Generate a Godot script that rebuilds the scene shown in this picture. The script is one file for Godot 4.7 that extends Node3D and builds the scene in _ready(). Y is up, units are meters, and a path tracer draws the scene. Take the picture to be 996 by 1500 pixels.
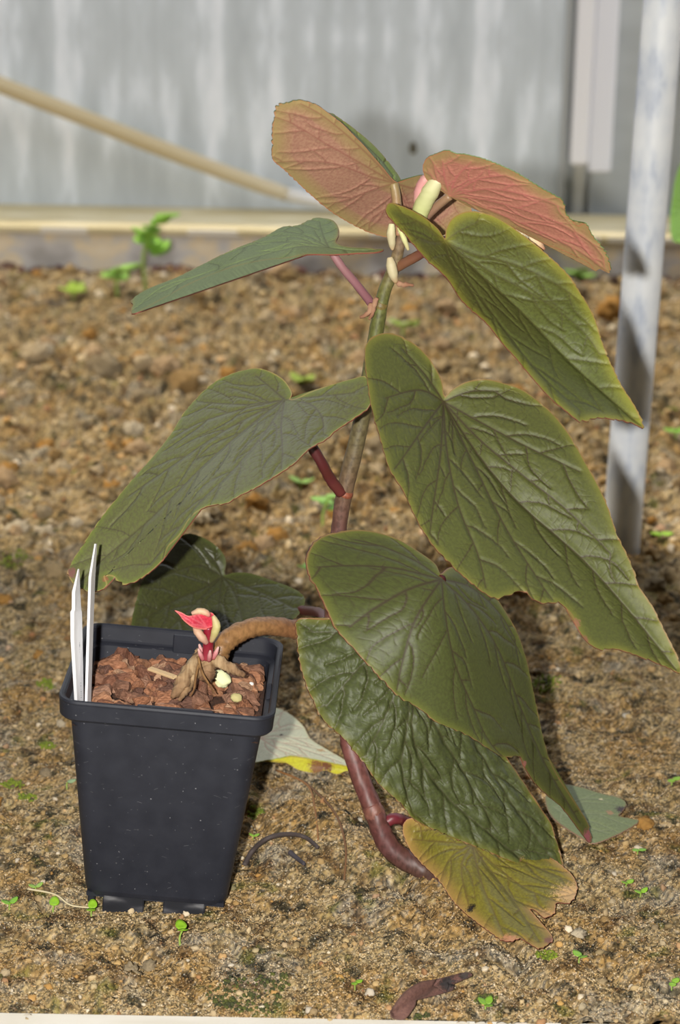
extends Node3D
# A potted begonia standing on a sandy greenhouse bed. Units are metres, y is up.

const FOCAL := 3200.0            # focal length in pixels of a 996 x 1500 frame
const EYE := Vector3(0, 0.608, 0)
var cam_r: Vector3
var cam_u: Vector3
var cam_f: Vector3
var rng := RandomNumberGenerator.new()
var n_big := FastNoiseLite.new()
var n_mid := FastNoiseLite.new()
var n_clod := FastNoiseLite.new()
var n_lump := FastNoiseLite.new()
var n_fine := FastNoiseLite.new()
var n_patch := FastNoiseLite.new()
var n_cell := FastNoiseLite.new()
var speckle: Texture2D
var used := {}

# ---------------------------------------------------------------- helpers

func direction(px: float, py: float) -> Vector3:
	return cam_f + cam_r * ((px - 498.0) / FOCAL) - cam_u * ((py - 750.0) / FOCAL)

func at(px: float, py: float, away: float) -> Vector3:      # the point at this distance ahead of the photographer
	var d := direction(px, py)
	return EYE + d * (away / -d.z)

func at_height(px: float, py: float, h: float) -> Vector3:
	var d := direction(px, py)
	return EYE + d * ((h - EYE.y) / d.y)

func on_soil(px: float, py: float) -> Vector3:
	var p := at_height(px, py, 0.0)
	for i in 4:
		p = at_height(px, py, soil(p.x, p.z))
	return p

func lin(r: float, g: float, b: float) -> Color:              # sRGB bytes to a linear colour
	return Color(r / 255.0, g / 255.0, b / 255.0).srgb_to_linear()

func srgb(r: float, g: float, b: float) -> Color:
	return Color(r / 255.0, g / 255.0, b / 255.0)

func mat(c: Color, rough := 0.8, spec := 0.5) -> StandardMaterial3D:
	var m := StandardMaterial3D.new()
	m.albedo_color = c
	m.roughness = rough
	m.metallic_specular = spec
	return m

func vertex_mat(rough := 0.8, spec := 0.5) -> StandardMaterial3D:
	var m := mat(Color.WHITE, rough, spec)
	m.vertex_color_use_as_albedo = true
	return m

func numbered(called: String) -> String:
	if not used.has(called):
		used[called] = 0
		return called
	used[called] += 1
	return "%s_%03d" % [called, used[called]]

func tag(o: Node, label: String, category: String, group := "", kind := "") -> Node:
	if label: o.set_meta("label", label)
	if category: o.set_meta("category", category)
	if group: o.set_meta("group", group)
	if kind: o.set_meta("kind", kind)
	return o

func thing(called: String, label: String, category: String, where := Vector3.ZERO, group := "") -> Node3D:
	var o := Node3D.new()
	o.name = numbered(called)
	add_child(o)
	o.position = where
	tag(o, label, category, group)
	return o

func obj(called: String, m: Mesh, material: Material, parent: Node = null) -> MeshInstance3D:
	var o := MeshInstance3D.new()
	o.mesh = m
	if material: o.material_override = material
	if parent == null:
		o.name = numbered(called)
		add_child(o)
	else:
		o.name = called
		parent.add_child(o, true)
	return o

func new_st() -> SurfaceTool:
	var st := SurfaceTool.new()
	st.begin(Mesh.PRIMITIVE_TRIANGLES)
	return st

func done(st: SurfaceTool) -> ArrayMesh:
	st.generate_normals()
	return st.commit()

func quad(st: SurfaceTool, a: Vector3, b: Vector3, c: Vector3, d: Vector3) -> void:   # clockwise seen from outside
	st.add_vertex(a); st.add_vertex(b); st.add_vertex(c)
	st.add_vertex(a); st.add_vertex(c); st.add_vertex(d)

func box(st: SurfaceTool, lo: Vector3, hi: Vector3, bevel := 0.0) -> void:
	# a box whose edges are chamfered
	var c := (lo + hi) / 2.0
	var h := (hi - lo) / 2.0
	st.set_smooth_group(-1)
	for ax in 3:
		var u := (ax + 1) % 3
		var v := (ax + 2) % 3
		for s in [-1.0, 1.0]:
			var f: Array[Vector3] = []
			for k in [[-1, -1], [1, -1], [1, 1], [-1, 1]]:
				var p := Vector3.ZERO
				p[ax] = s * h[ax]
				p[u] = k[0] * (h[u] - bevel)
				p[v] = k[1] * (h[v] - bevel)
				f.append(c + p)
			if s > 0: quad(st, f[0], f[3], f[2], f[1])
			else: quad(st, f[0], f[1], f[2], f[3])
		if bevel > 0.0:
			for s in [-1.0, 1.0]:
				for t in [-1.0, 1.0]:
					var e: Array[Vector3] = []
					for k in [-1.0, 1.0]:
						var p := Vector3.ZERO
						p[ax] = k * (h[ax] - bevel)
						p[u] = s * h[u]
						p[v] = t * (h[v] - bevel)
						var q := Vector3.ZERO
						q[ax] = k * (h[ax] - bevel)
						q[u] = s * (h[u] - bevel)
						q[v] = t * h[v]
						e.append(c + p)
						e.append(c + q)
					if s * t > 0: quad(st, e[0], e[2], e[3], e[1])
					else: quad(st, e[0], e[1], e[3], e[2])

func box_mesh(lo: Vector3, hi: Vector3, bevel := 0.0) -> ArrayMesh:
	var st := new_st()
	box(st, lo, hi, bevel)
	return done(st)

func catmull(pts: Array, per: int) -> PackedVector3Array:
	var out := PackedVector3Array()
	for i in pts.size() - 1:
		var a: Vector3 = pts[maxi(i - 1, 0)]
		var b: Vector3 = pts[i]
		var c: Vector3 = pts[i + 1]
		var d: Vector3 = pts[mini(i + 2, pts.size() - 1)]
		for k in per:
			out.append(b.cubic_interpolate(c, a, d, float(k) / per))
	out.append(pts[-1])
	return out

func tube(pts: Array, radii: Array, colors: Array, sides := 12, per := 6, rough := 0.0, seed_ := 0) -> ArrayMesh:
	# a round stem along a curve, with a radius and a linear colour at each point; closed ends
	var line := catmull(pts, per)
	var n := line.size()
	var st := new_st()
	var rings: Array = []
	var cols: Array[Color] = []
	var side := Vector3.RIGHT
	for i in n:
		var t := (line[mini(i + 1, n - 1)] - line[maxi(i - 1, 0)]).normalized()
		side = (side - t * side.dot(t))
		side = side.normalized() if side.length() > 0.01 else t.cross(Vector3.UP).normalized()
		var up := t.cross(side)
		var f := float(i) / per
		var k := mini(int(f), radii.size() - 2)
		var r: float = lerpf(radii[k], radii[k + 1], f - k)
		cols.append((colors[k] as Color).lerp(colors[k + 1], f - k))
		var ring := PackedVector3Array()
		for j in sides:
			var a := TAU * j / sides
			var dir := side * cos(a) + up * sin(a)
			var bump := 1.0
			if rough > 0.0: bump += rough * n_fine.get_noise_3d(line[i].x * 3.0 + seed_, line[i].y * 3.0 + dir.x * 0.02, line[i].z * 3.0 + dir.y * 0.02)
			ring.append(line[i] + dir * r * bump)
		rings.append(ring)
	st.set_smooth_group(0)
	for i in n - 1:
		for j in sides:
			var j2 := (j + 1) % sides
			for q in [[i, j], [i + 1, j], [i + 1, j2], [i, j], [i + 1, j2], [i, j2]]:
				st.set_color(cols[q[0]])
				st.add_vertex(rings[q[0]][q[1]])
	for e in [0, n - 1]:
		st.set_color(cols[e])
		for j in sides:
			var j2 := (j + 1) % sides
			st.add_vertex(line[e])
			if e == 0:
				st.add_vertex(rings[e][j]); st.add_vertex(rings[e][j2])
			else:
				st.add_vertex(rings[e][j2]); st.add_vertex(rings[e][j])
	return done(st)

func icosphere(level: int) -> Array:     # [vertices, triangles]
	var t := (1.0 + sqrt(5.0)) / 2.0
	var v: Array[Vector3] = []
	for p in [Vector3(-1, t, 0), Vector3(1, t, 0), Vector3(-1, -t, 0), Vector3(1, -t, 0), Vector3(0, -1, t), Vector3(0, 1, t), Vector3(0, -1, -t), Vector3(0, 1, -t), Vector3(t, 0, -1), Vector3(t, 0, 1), Vector3(-t, 0, -1), Vector3(-t, 0, 1)]:
		v.append(p.normalized())
	var f: Array = [[0, 11, 5], [0, 5, 1], [0, 1, 7], [0, 7, 10], [0, 10, 11], [1, 5, 9], [5, 11, 4], [11, 10, 2], [10, 7, 6], [7, 1, 8], [3, 9, 4], [3, 4, 2], [3, 2, 6], [3, 6, 8], [3, 8, 9], [4, 9, 5], [2, 4, 11], [6, 2, 10], [8, 6, 7], [9, 8, 1]]
	for l in level:
		var mids := {}
		var g: Array = []
		for tri in f:
			var m: Array[int] = []
			for k in 3:
				var a: int = tri[k]
				var b: int = tri[(k + 1) % 3]
				var key := Vector2i(mini(a, b), maxi(a, b))
				if not mids.has(key):
					mids[key] = v.size()
					v.append((v[a] + v[b]).normalized())
				m.append(mids[key])
			g.append_array([[tri[0], m[0], m[2]], [tri[1], m[1], m[0]], [tri[2], m[2], m[1]], [m[0], m[1], m[2]]])
		f = g
	return [v, f]

func stone(seed_: int, level: int, rough: float, smooth: bool) -> ArrayMesh:
	var ico := icosphere(level)
	var st := new_st()
	var r := RandomNumberGenerator.new()
	r.seed = seed_
	var stretch := Vector3(r.randf_range(0.75, 1.15), r.randf_range(0.6, 0.85), r.randf_range(0.75, 1.1))
	var pos: Array[Vector3] = []
	for p: Vector3 in ico[0]:
		pos.append(p * stretch * (1.0 + rough * n_mid.get_noise_3d(p.x * 14.0 + seed_ * 9.0, p.y * 14.0, p.z * 14.0) + rough * 0.35 * r.randf_range(-1, 1)))
	st.set_smooth_group(0 if smooth else -1)
	for tri in ico[1]:
		st.add_vertex(pos[tri[0]]); st.add_vertex(pos[tri[2]]); st.add_vertex(pos[tri[1]])
	return done(st)

func flake(seed_: int) -> ArrayMesh:     # an angular chip of bark about one unit long
	var r := RandomNumberGenerator.new()
	r.seed = seed_
	var st := new_st()
	st.set_smooth_group(-1)
	var n := 8
	var rings: Array = []
	var th := r.randf_range(0.09, 0.17)
	for layer in [[-1.0, 0.82], [-0.35, 1.0], [0.45, 0.97], [1.0, 0.72]]:
		var ring: Array[Vector3] = []
		for k in n:
			var a := TAU * k / n + 0.25 * sin(seed_ * 3.1 + k * 5.3)
			var rad := 0.5 * (0.78 + 0.3 * sin(seed_ * 1.7 + k * 2.6)) * float(layer[1])
			ring.append(Vector3(cos(a) * rad, th * float(layer[0]) + 0.035 * r.randf_range(-1, 1), sin(a) * rad * 0.68))
		rings.append(ring)
	for l in 3:
		for k in n:
			var k2 := (k + 1) % n
			quad(st, rings[l][k], rings[l + 1][k], rings[l + 1][k2], rings[l][k2])
	for k in n:
		var k2 := (k + 1) % n
		st.add_vertex(Vector3(0.04, th + 0.03, 0)); st.add_vertex(rings[3][k2]); st.add_vertex(rings[3][k])
		st.add_vertex(Vector3(0, -th, 0)); st.add_vertex(rings[0][k]); st.add_vertex(rings[0][k2])
	return done(st)

# ---------------------------------------------------------------- the soil

func soil(x: float, z: float) -> float:
	var away := -z
	var far := smoothstep(1.25, 2.2, away)
	var h := 0.005 * n_big.get_noise_2d(x, z)
	var wx := x + 0.012 * n_mid.get_noise_2d(x + 7.0, z)
	var wz := z + 0.012 * n_mid.get_noise_2d(x, z + 9.0)
	var c := clampf((-n_clod.get_noise_2d(wx, wz) - 0.25) / 0.75, 0.0, 1.0)
	var rough := smoothstep(-0.25, 0.3, n_big.get_noise_2d(x * 2.3 + 4.0, z * 2.3))
	h += (0.0032 + 0.0068 * rough + 0.014 * far) * (sqrt(c) - 0.55)
	var l := clampf((-n_lump.get_noise_2d(wx, wz) - 0.2) / 0.8, 0.0, 1.0)
	h += (0.0032 + 0.006 * far) * (sqrt(l) - 0.5)
	h += 0.0034 * n_mid.get_noise_2d(x, z) + 0.0012 * n_fine.get_noise_2d(x, z)
	# the low ridge beside the pot
	var m := Vector2((x - 0.0) / 0.032, (z + 1.225) / 0.05).length_squared()
	h += 0.013 * exp(-m)
	# the hollow where the pot stands
	var p := maxf(absf(x + 0.102), absf(z + 1.163))
	h = lerpf(-0.0015, h, smoothstep(0.043, 0.062, p))
	# the soil banks up to the timber at the back
	h -= 0.012 * smoothstep(2.82, 2.95, away)
	return h

func soil_color(x: float, z: float, h: float) -> Color:
	var a := n_patch.get_noise_2d(x, z)
	var b := n_mid.get_noise_2d(x * 1.7 + 3.0, z * 1.7)
	var g := n_fine.get_noise_2d(x * 1.4, z * 1.4 + 5.0)
	var c := lin(172, 148, 104).lerp(lin(190, 167, 124), clampf(0.5 + b * 1.6, 0, 1))
	c = c.lerp(lin(178, 140, 82), clampf(-a * 2.0, 0, 0.65))
	c = c.lerp(lin(166, 158, 142), clampf(n_patch.get_noise_2d(x * 1.3 + 31.0, z * 1.3) * 2.4 - 0.5, 0, 0.7))
	c = c.lerp(lin(216, 200, 172), clampf(g * 2.2 - 0.45, 0, 0.7))
	c = c.lerp(lin(112, 90, 58), clampf(-g * 2.4 - 0.25, 0, 0.85))
	# dark, damp crusts of algae
	var d := n_patch.get_noise_2d(x * 2.6 + 11.0, z * 2.6)
	var e := n_fine.get_noise_2d(x * 0.55 + 2.0, z * 0.55)
	var dark := clampf((d + 0.85 * e - 0.34) * 4.0, 0.0, 1.0)
	c = c.lerp(lin(54, 54, 44), dark * 0.9)
	# damp brown organic crumbs
	var f := n_mid.get_noise_2d(x * 1.3 - 6.0, z * 1.3 + 2.0) + 0.7 * n_fine.get_noise_2d(x * 0.4 + 20.0, z * 0.4)
	c = c.lerp(lin(104, 76, 44), clampf((f - 0.28) * 3.0, 0.0, 1.0) * 0.75)
	var moss := clampf((n_patch.get_noise_2d(x * 1.9 - 8.0, z * 1.9 + 3.0) + 0.5 * e - 0.43) * 4.0, 0.0, 1.0)
	c = c.lerp(lin(112, 112, 48), moss * 0.65)
	return c

func build_soil() -> Node3D:
	var zs := PackedFloat32Array()
	var z := 1.004
	while z < 3.0:
		zs.append(z)
		z += 0.0019 if z < 1.45 else 0.0019 + (z - 1.45) * 0.0042
	var cols := 440
	var rows := zs.size()
	var pos := PackedVector3Array(); var nor := PackedVector3Array(); var col := PackedColorArray(); var uv := PackedVector2Array()
	pos.resize(rows * cols); nor.resize(rows * cols); col.resize(rows * cols); uv.resize(rows * cols)
	var xs := PackedFloat32Array()
	for j in cols:
		var u := -1.0 + 2.0 * j / (cols - 1)
		xs.append(1.4 * (0.3 * u + 0.7 * pow(absf(u), 5.0) * signf(u)))
	for i in rows:
		for j in cols:
			var h := soil(xs[j], -zs[i])
			pos[i * cols + j] = Vector3(xs[j], h, -zs[i])
			col[i * cols + j] = soil_color(xs[j], -zs[i], h)
			uv[i * cols + j] = Vector2(xs[j], zs[i]) / 0.31
	for i in rows:
		for j in cols:
			var a := pos[i * cols + mini(j + 1, cols - 1)] - pos[i * cols + maxi(j - 1, 0)]
			var b := pos[mini(i + 1, rows - 1) * cols + j] - pos[maxi(i - 1, 0) * cols + j]
			nor[i * cols + j] = a.cross(b).normalized()
	var idx := PackedInt32Array()
	idx.resize((rows - 1) * (cols - 1) * 6)
	var k := 0
	for i in rows - 1:
		for j in cols - 1:
			var p := i * cols + j
			for q in [p, p + cols, p + cols + 1, p, p + cols + 1, p + 1]:
				idx[k] = q
				k += 1
	var arr := []
	arr.resize(Mesh.ARRAY_MAX)
	arr[Mesh.ARRAY_VERTEX] = pos; arr[Mesh.ARRAY_NORMAL] = nor; arr[Mesh.ARRAY_COLOR] = col; arr[Mesh.ARRAY_TEX_UV] = uv; arr[Mesh.ARRAY_INDEX] = idx
	var m := ArrayMesh.new()
	m.add_surface_from_arrays(Mesh.PRIMITIVE_TRIANGLES, arr)
	var sm := vertex_mat(0.95, 0.3)
	sm.albedo_texture = speckle
	sm.heightmap_enabled = true
	sm.heightmap_texture = speckle
	sm.heightmap_scale = 0.10
	var root := Node3D.new()
	root.name = "floor"
	add_child(root)
	tag(root, "rough sandy soil bed strewn with clods and grit", "soil", "", "structure")
	obj("sand_surface", m, sm, root)
	var slab := obj("bed_base", box_mesh(Vector3(-1.6, -0.12, -3.0), Vector3(1.6, -0.03, -1.0)), mat(srgb(150, 122, 80), 0.95), root)
	slab.set_meta("label", "sand beneath the surface of the bed")
	return root

func make_speckle() -> Texture2D:
	var n := 1024
	var data := PackedByteArray()
	data.resize(n * n * 3)
	var r := RandomNumberGenerator.new()
	r.seed = 5
	var grain := PackedFloat32Array()
	grain.resize(n * n)
	var coarse := PackedFloat32Array()
	coarse.resize(256 * 256)
	for i in coarse.size(): coarse[i] = r.randf()
	for y in n:
		for x in n:
			var i := y * n + x
			var q := coarse[(y >> 2) * 256 + (x >> 2)]
			var q2 := coarse[((y + 2) >> 2) % 256 * 256 + ((x + 2) >> 2) % 256]
			var v := 0.78 + 0.30 * (q * 0.5 + q2 * 0.5 - 0.5) * 2.0 + 0.16 * (r.randf() - 0.5)
			v = clampf(v, 0.25, 1.0)
			var warm := (q - 0.5) * 0.10
			data[i * 3] = int(255 * clampf(v + warm * 0.4, 0, 1))
			data[i * 3 + 1] = int(255 * clampf(v, 0, 1))
			data[i * 3 + 2] = int(255 * clampf(v - warm, 0, 1))
	return ImageTexture.create_from_image(Image.create_from_data(n, n, false, Image.FORMAT_RGB8, data))

func noise_tex(size: int, freq: float, ramp: Array, stretch := Vector2.ONE, seed_ := 1, octaves := 4) -> Texture2D:
	# tileable mottling between given sRGB colours; ramp = [[t, Color], ...]
	var f := FastNoiseLite.new()
	f.seed = seed_
	f.noise_type = FastNoiseLite.TYPE_SIMPLEX_SMOOTH
	f.frequency = freq
	f.fractal_octaves = octaves
	var g := Gradient.new()
	var off := PackedFloat32Array()
	var c := PackedColorArray()
	for e in ramp:
		off.append(e[0]); c.append(e[1])
	g.offsets = off
	g.colors = c
	var data := PackedByteArray()
	data.resize(size * size * 3)
	for y in size:
		for x in size:
			var bx := absf(x - size / 2.0)
			var by := absf(y - size / 2.0)
			var v := f.get_noise_2d(bx * stretch.x, by * stretch.y)
			var k := g.sample(clampf(v * 0.9 + 0.5, 0, 1))
			var i := (y * size + x) * 3
			data[i] = int(k.r * 255); data[i + 1] = int(k.g * 255); data[i + 2] = int(k.b * 255)
	return ImageTexture.create_from_image(Image.create_from_data(size, size, false, Image.FORMAT_RGB8, data))

func grit(parent: Node3D) -> void:
	# 300 clods and pebbles as pieces of the bed, the finer ones and the sand grains joined
	var kinds: Array[ArrayMesh] = []
	for k in 9: kinds.append(stone(40 + k, 2, 0.62, true))
	var tones := [lin(196, 172, 132), lin(208, 186, 150), lin(188, 158, 110), lin(178, 146, 98), lin(216, 200, 172), lin(196, 148, 82), lin(172, 154, 124), lin(200, 170, 132)]
	var mats: Array[StandardMaterial3D] = []
	for t in tones:
		var m := mat((t as Color).linear_to_srgb(), 0.95, 0.3)
		m.albedo_texture = speckle
		m.uv1_triplanar = true
		m.uv1_scale = Vector3.ONE * 0.9
		mats.append(m)
	rng.seed = 77
	var placed := 0
	while placed < 300:
		var away := 1.03 + 1.85 * pow(rng.randf(), 0.8)
		var x := rng.randf_range(-1, 1) * (0.165 * away + 0.03)
		if absf(x + 0.102) < 0.075 and absf(away - 1.163) < 0.08: continue
		if away < 1.45 and x > -0.03 and x < 0.13 and rng.randf() < 0.6: continue
		var s := rng.randf_range(0.0022, 0.0042) * (1.0 + 1.6 * smoothstep(1.25, 2.1, away)) * (1.0 + 0.9 * pow(rng.randf(), 4.0))
		var o := obj("clod" if s > 0.0045 else "pebble", kinds[rng.randi() % kinds.size()], mats[rng.randi() % mats.size()], parent)
		o.transform = Transform3D(Basis.from_euler(Vector3(rng.randf_range(-0.4, 0.4), rng.randf() * TAU, rng.randf_range(-0.4, 0.4))).scaled(Vector3.ONE * s), Vector3(x, soil(x, -away) + s * 0.2, -away))
		placed += 1
	for set_ in [["gravel", 4200, 0.0010, 0.0028, 1], ["sand_grains", 190000, 0.00028, 0.00085, 0]]:
		var mm := MultiMesh.new()
		mm.transform_format = MultiMesh.TRANSFORM_3D
		mm.use_colors = true
		mm.mesh = stone(90 + int(set_[4]), set_[4], 0.5, set_[4] == 1)
		var gm := vertex_mat(0.85, 0.4)
		mm.mesh.surface_set_material(0, gm)
		mm.instance_count = set_[1]
		var pal := [lin(186, 162, 118), lin(206, 186, 148), lin(178, 146, 94), lin(150, 116, 68), lin(236, 226, 206), lin(202, 150, 76), lin(132, 120, 98), lin(70, 64, 54), lin(184, 160, 116), lin(160, 106, 72), lin(196, 174, 136), lin(112, 96, 66)]
		for i in int(set_[1]):
			var away: float
			if set_[4] == 1: away = 1.0 + 1.9 * pow(rng.randf(), 1.1)
			else: away = 1.008 + 1.0 * pow(rng.randf(), 1.25)
			var x := rng.randf_range(-1, 1) * (0.17 * away + 0.05)
			var s := lerpf(set_[2], set_[3], pow(rng.randf(), 2.0))
			if set_[4] == 1: s *= 1.0 + 1.3 * smoothstep(1.3, 2.2, away)
			var h := soil(x, -away)
			var b := Basis.from_euler(Vector3(rng.randf() * TAU, rng.randf() * TAU, 0)).scaled(Vector3(s, s, s))
			mm.set_instance_transform(i, Transform3D(b, Vector3(x, h + s * 0.25, -away)))
			var c: Color = pal[rng.randi() % pal.size()]
			c = c.lerp(soil_color(x, -away, h), 0.72 if set_[4] == 0 else 0.5)
			mm.set_instance_color(i, c)
		var o := MultiMeshInstance3D.new()
		o.multimesh = mm
		o.name = set_[0]
		parent.add_child(o)
		o.set_meta("kind", "stuff")

func litter(parent: Node3D) -> void:
	# dry red-brown bits gathered along the foot of the ledge
	var mm := MultiMesh.new()
	mm.transform_format = MultiMesh.TRANSFORM_3D
	mm.use_colors = true
	mm.mesh = flake(5)
	mm.mesh.surface_set_material(0, vertex_mat(0.9))
	mm.instance_count = 340
	rng.seed = 55
	for i in 340:
		var x := rng.randf_range(-0.6, 0.6)
		var z := -2.945 + 0.07 * pow(rng.randf(), 1.6)
		var size := rng.randf_range(0.008, 0.024)
		mm.set_instance_transform(i, Transform3D(Basis.from_euler(Vector3(rng.randf_range(-0.6, 0.6), rng.randf() * TAU, rng.randf_range(-0.6, 0.6))).scaled(Vector3(size, size, size)), Vector3(x, soil(x, z) + size * 0.15, z)))
		mm.set_instance_color(i, lin(92, 52, 46).lerp(lin(66, 46, 40), rng.randf()).lerp(lin(150, 116, 84), 0.5 if rng.randf() < 0.2 else 0.0))
	var o := MultiMeshInstance3D.new()
	o.multimesh = mm
	o.name = "leaf_litter"
	parent.add_child(o)
	o.set_meta("kind", "stuff")

# ---------------------------------------------------------------- leaves

func solve(a: Array, b: PackedFloat64Array) -> PackedFloat64Array:
	var n := b.size()
	for i in n:
		var best := i
		for r in range(i + 1, n):
			if absf(a[r][i]) > absf(a[best][i]): best = r
		var t = a[i]; a[i] = a[best]; a[best] = t
		var tb := b[i]; b[i] = b[best]; b[best] = tb
		for r in range(i + 1, n):
			var f: float = a[r][i] / a[i][i]
			if f == 0.0: continue
			for c in range(i, n): a[r][c] -= f * a[i][c]
			b[r] -= f * b[i]
	for i in range(n - 1, -1, -1):
		for c in range(i + 1, n): b[i] -= a[i][c] * b[c]
		b[i] /= a[i][i]
	return b

class Sheet:
	# a smooth sheet through a few points in space: thin-plate spline of distance
	var c: Array
	var w: PackedFloat64Array
	func value(px: float, py: float) -> float:
		var n := c.size()
		var v := w[n] + w[n + 1] * px * 0.005 + w[n + 2] * py * 0.005
		for i in n:
			var dx: float = (px - c[i][0]) * 0.005
			var dy: float = (py - c[i][1]) * 0.005
			var r2 := dx * dx + dy * dy
			if r2 > 1e-9: v += w[i] * r2 * log(r2)
		return v

func sheet(c: Array) -> Sheet:
	var n := c.size()
	var a := []
	var b := PackedFloat64Array()
	for i in n + 3:
		var row := PackedFloat64Array()
		row.resize(n + 3)
		a.append(row)
	b.resize(n + 3)
	for i in n:
		for j in n:
			var dx: float = (c[i][0] - c[j][0]) * 0.005
			var dy: float = (c[i][1] - c[j][1]) * 0.005
			var r2 := dx * dx + dy * dy
			a[i][j] = r2 * log(r2) if r2 > 1e-9 else 0.02
		a[i][n] = 1.0; a[i][n + 1] = c[i][0] * 0.005; a[i][n + 2] = c[i][1] * 0.005
		a[n][i] = 1.0; a[n + 1][i] = c[i][0] * 0.005; a[n + 2][i] = c[i][1] * 0.005
		b[i] = c[i][2]
	var s := Sheet.new()
	s.c = c
	s.w = solve(a, b)
	return s

func away_at_height(px: float, py: float, h: float) -> float:
	return -at_height(px, py, h).z

func stamp(arr: PackedFloat32Array, w: int, h: int, p: Vector2, q: Vector2, wide: float, reach: int) -> void:
	var x0 := maxi(int(minf(p.x, q.x)) - reach, 0)
	var x1 := mini(int(maxf(p.x, q.x)) + reach, w - 1)
	var y0 := maxi(int(minf(p.y, q.y)) - reach, 0)
	var y1 := mini(int(maxf(p.y, q.y)) + reach, h - 1)
	var d := q - p
	var l2 := maxf(d.length_squared(), 1e-6)
	for y in range(y0, y1 + 1):
		for x in range(x0, x1 + 1):
			var e := Vector2(x - p.x, y - p.y)
			var v := (e - d * clampf(e.dot(d) / l2, 0.0, 1.0)).length() / wide
			var i := y * w + x
			if v < arr[i]: arr[i] = v

func line2(arr: PackedFloat32Array, w: int, h: int, pts: PackedVector2Array, w0: float, w1: float, reach: int) -> void:
	for i in pts.size() - 1:
		stamp(arr, w, h, pts[i], pts[i + 1], lerpf(w0, w1, float(i) / (pts.size() - 1)), reach)

func smooth2(pts: PackedVector2Array, per: int, closed: bool) -> PackedVector2Array:
	var out := PackedVector2Array()
	var n := pts.size()
	for i in (n if closed else n - 1):
		var a := pts[(i - 1 + n) % n] if closed else pts[maxi(i - 1, 0)]
		var d := pts[(i + 2) % n] if closed else pts[mini(i + 2, n - 1)]
		for k in per:
			out.append(pts[i].cubic_interpolate(pts[(i + 1) % n], a, d, float(k) / per))
	if not closed: out.append(pts[n - 1])
	return out

func even(pts: PackedVector2Array, count: int) -> PackedVector2Array:   # resample a closed line evenly
	var total := 0.0
	var n := pts.size()
	for i in n: total += pts[i].distance_to(pts[(i + 1) % n])
	var out := PackedVector2Array()
	var at_ := 0
	var run := 0.0
	for k in count:
		var want := total * k / count
		while run + pts[at_].distance_to(pts[(at_ + 1) % n]) < want:
			run += pts[at_].distance_to(pts[(at_ + 1) % n])
			at_ += 1
		var l := pts[at_].distance_to(pts[(at_ + 1) % n])
		out.append(pts[at_].lerp(pts[(at_ + 1) % n], (want - run) / maxf(l, 1e-6)))
	return out

func pairs(a: Array) -> PackedVector2Array:
	var out := PackedVector2Array()
	for i in a.size() / 2: out.append(Vector2(a[2 * i], a[2 * i + 1]))
	return out

const GREEN := {"a": [86, 100, 40], "b": [72, 80, 34], "vein": [58, 46, 36], "vs": 0.62, "edge": [116, 116, 46], "ew": 9.0, "rim": [146, 104, 70], "under": [128, 70, 56], "rough": 0.48, "relief": 0.0008, "bump": 0.07, "sign": 1.0, "cells": 0.5}

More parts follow.
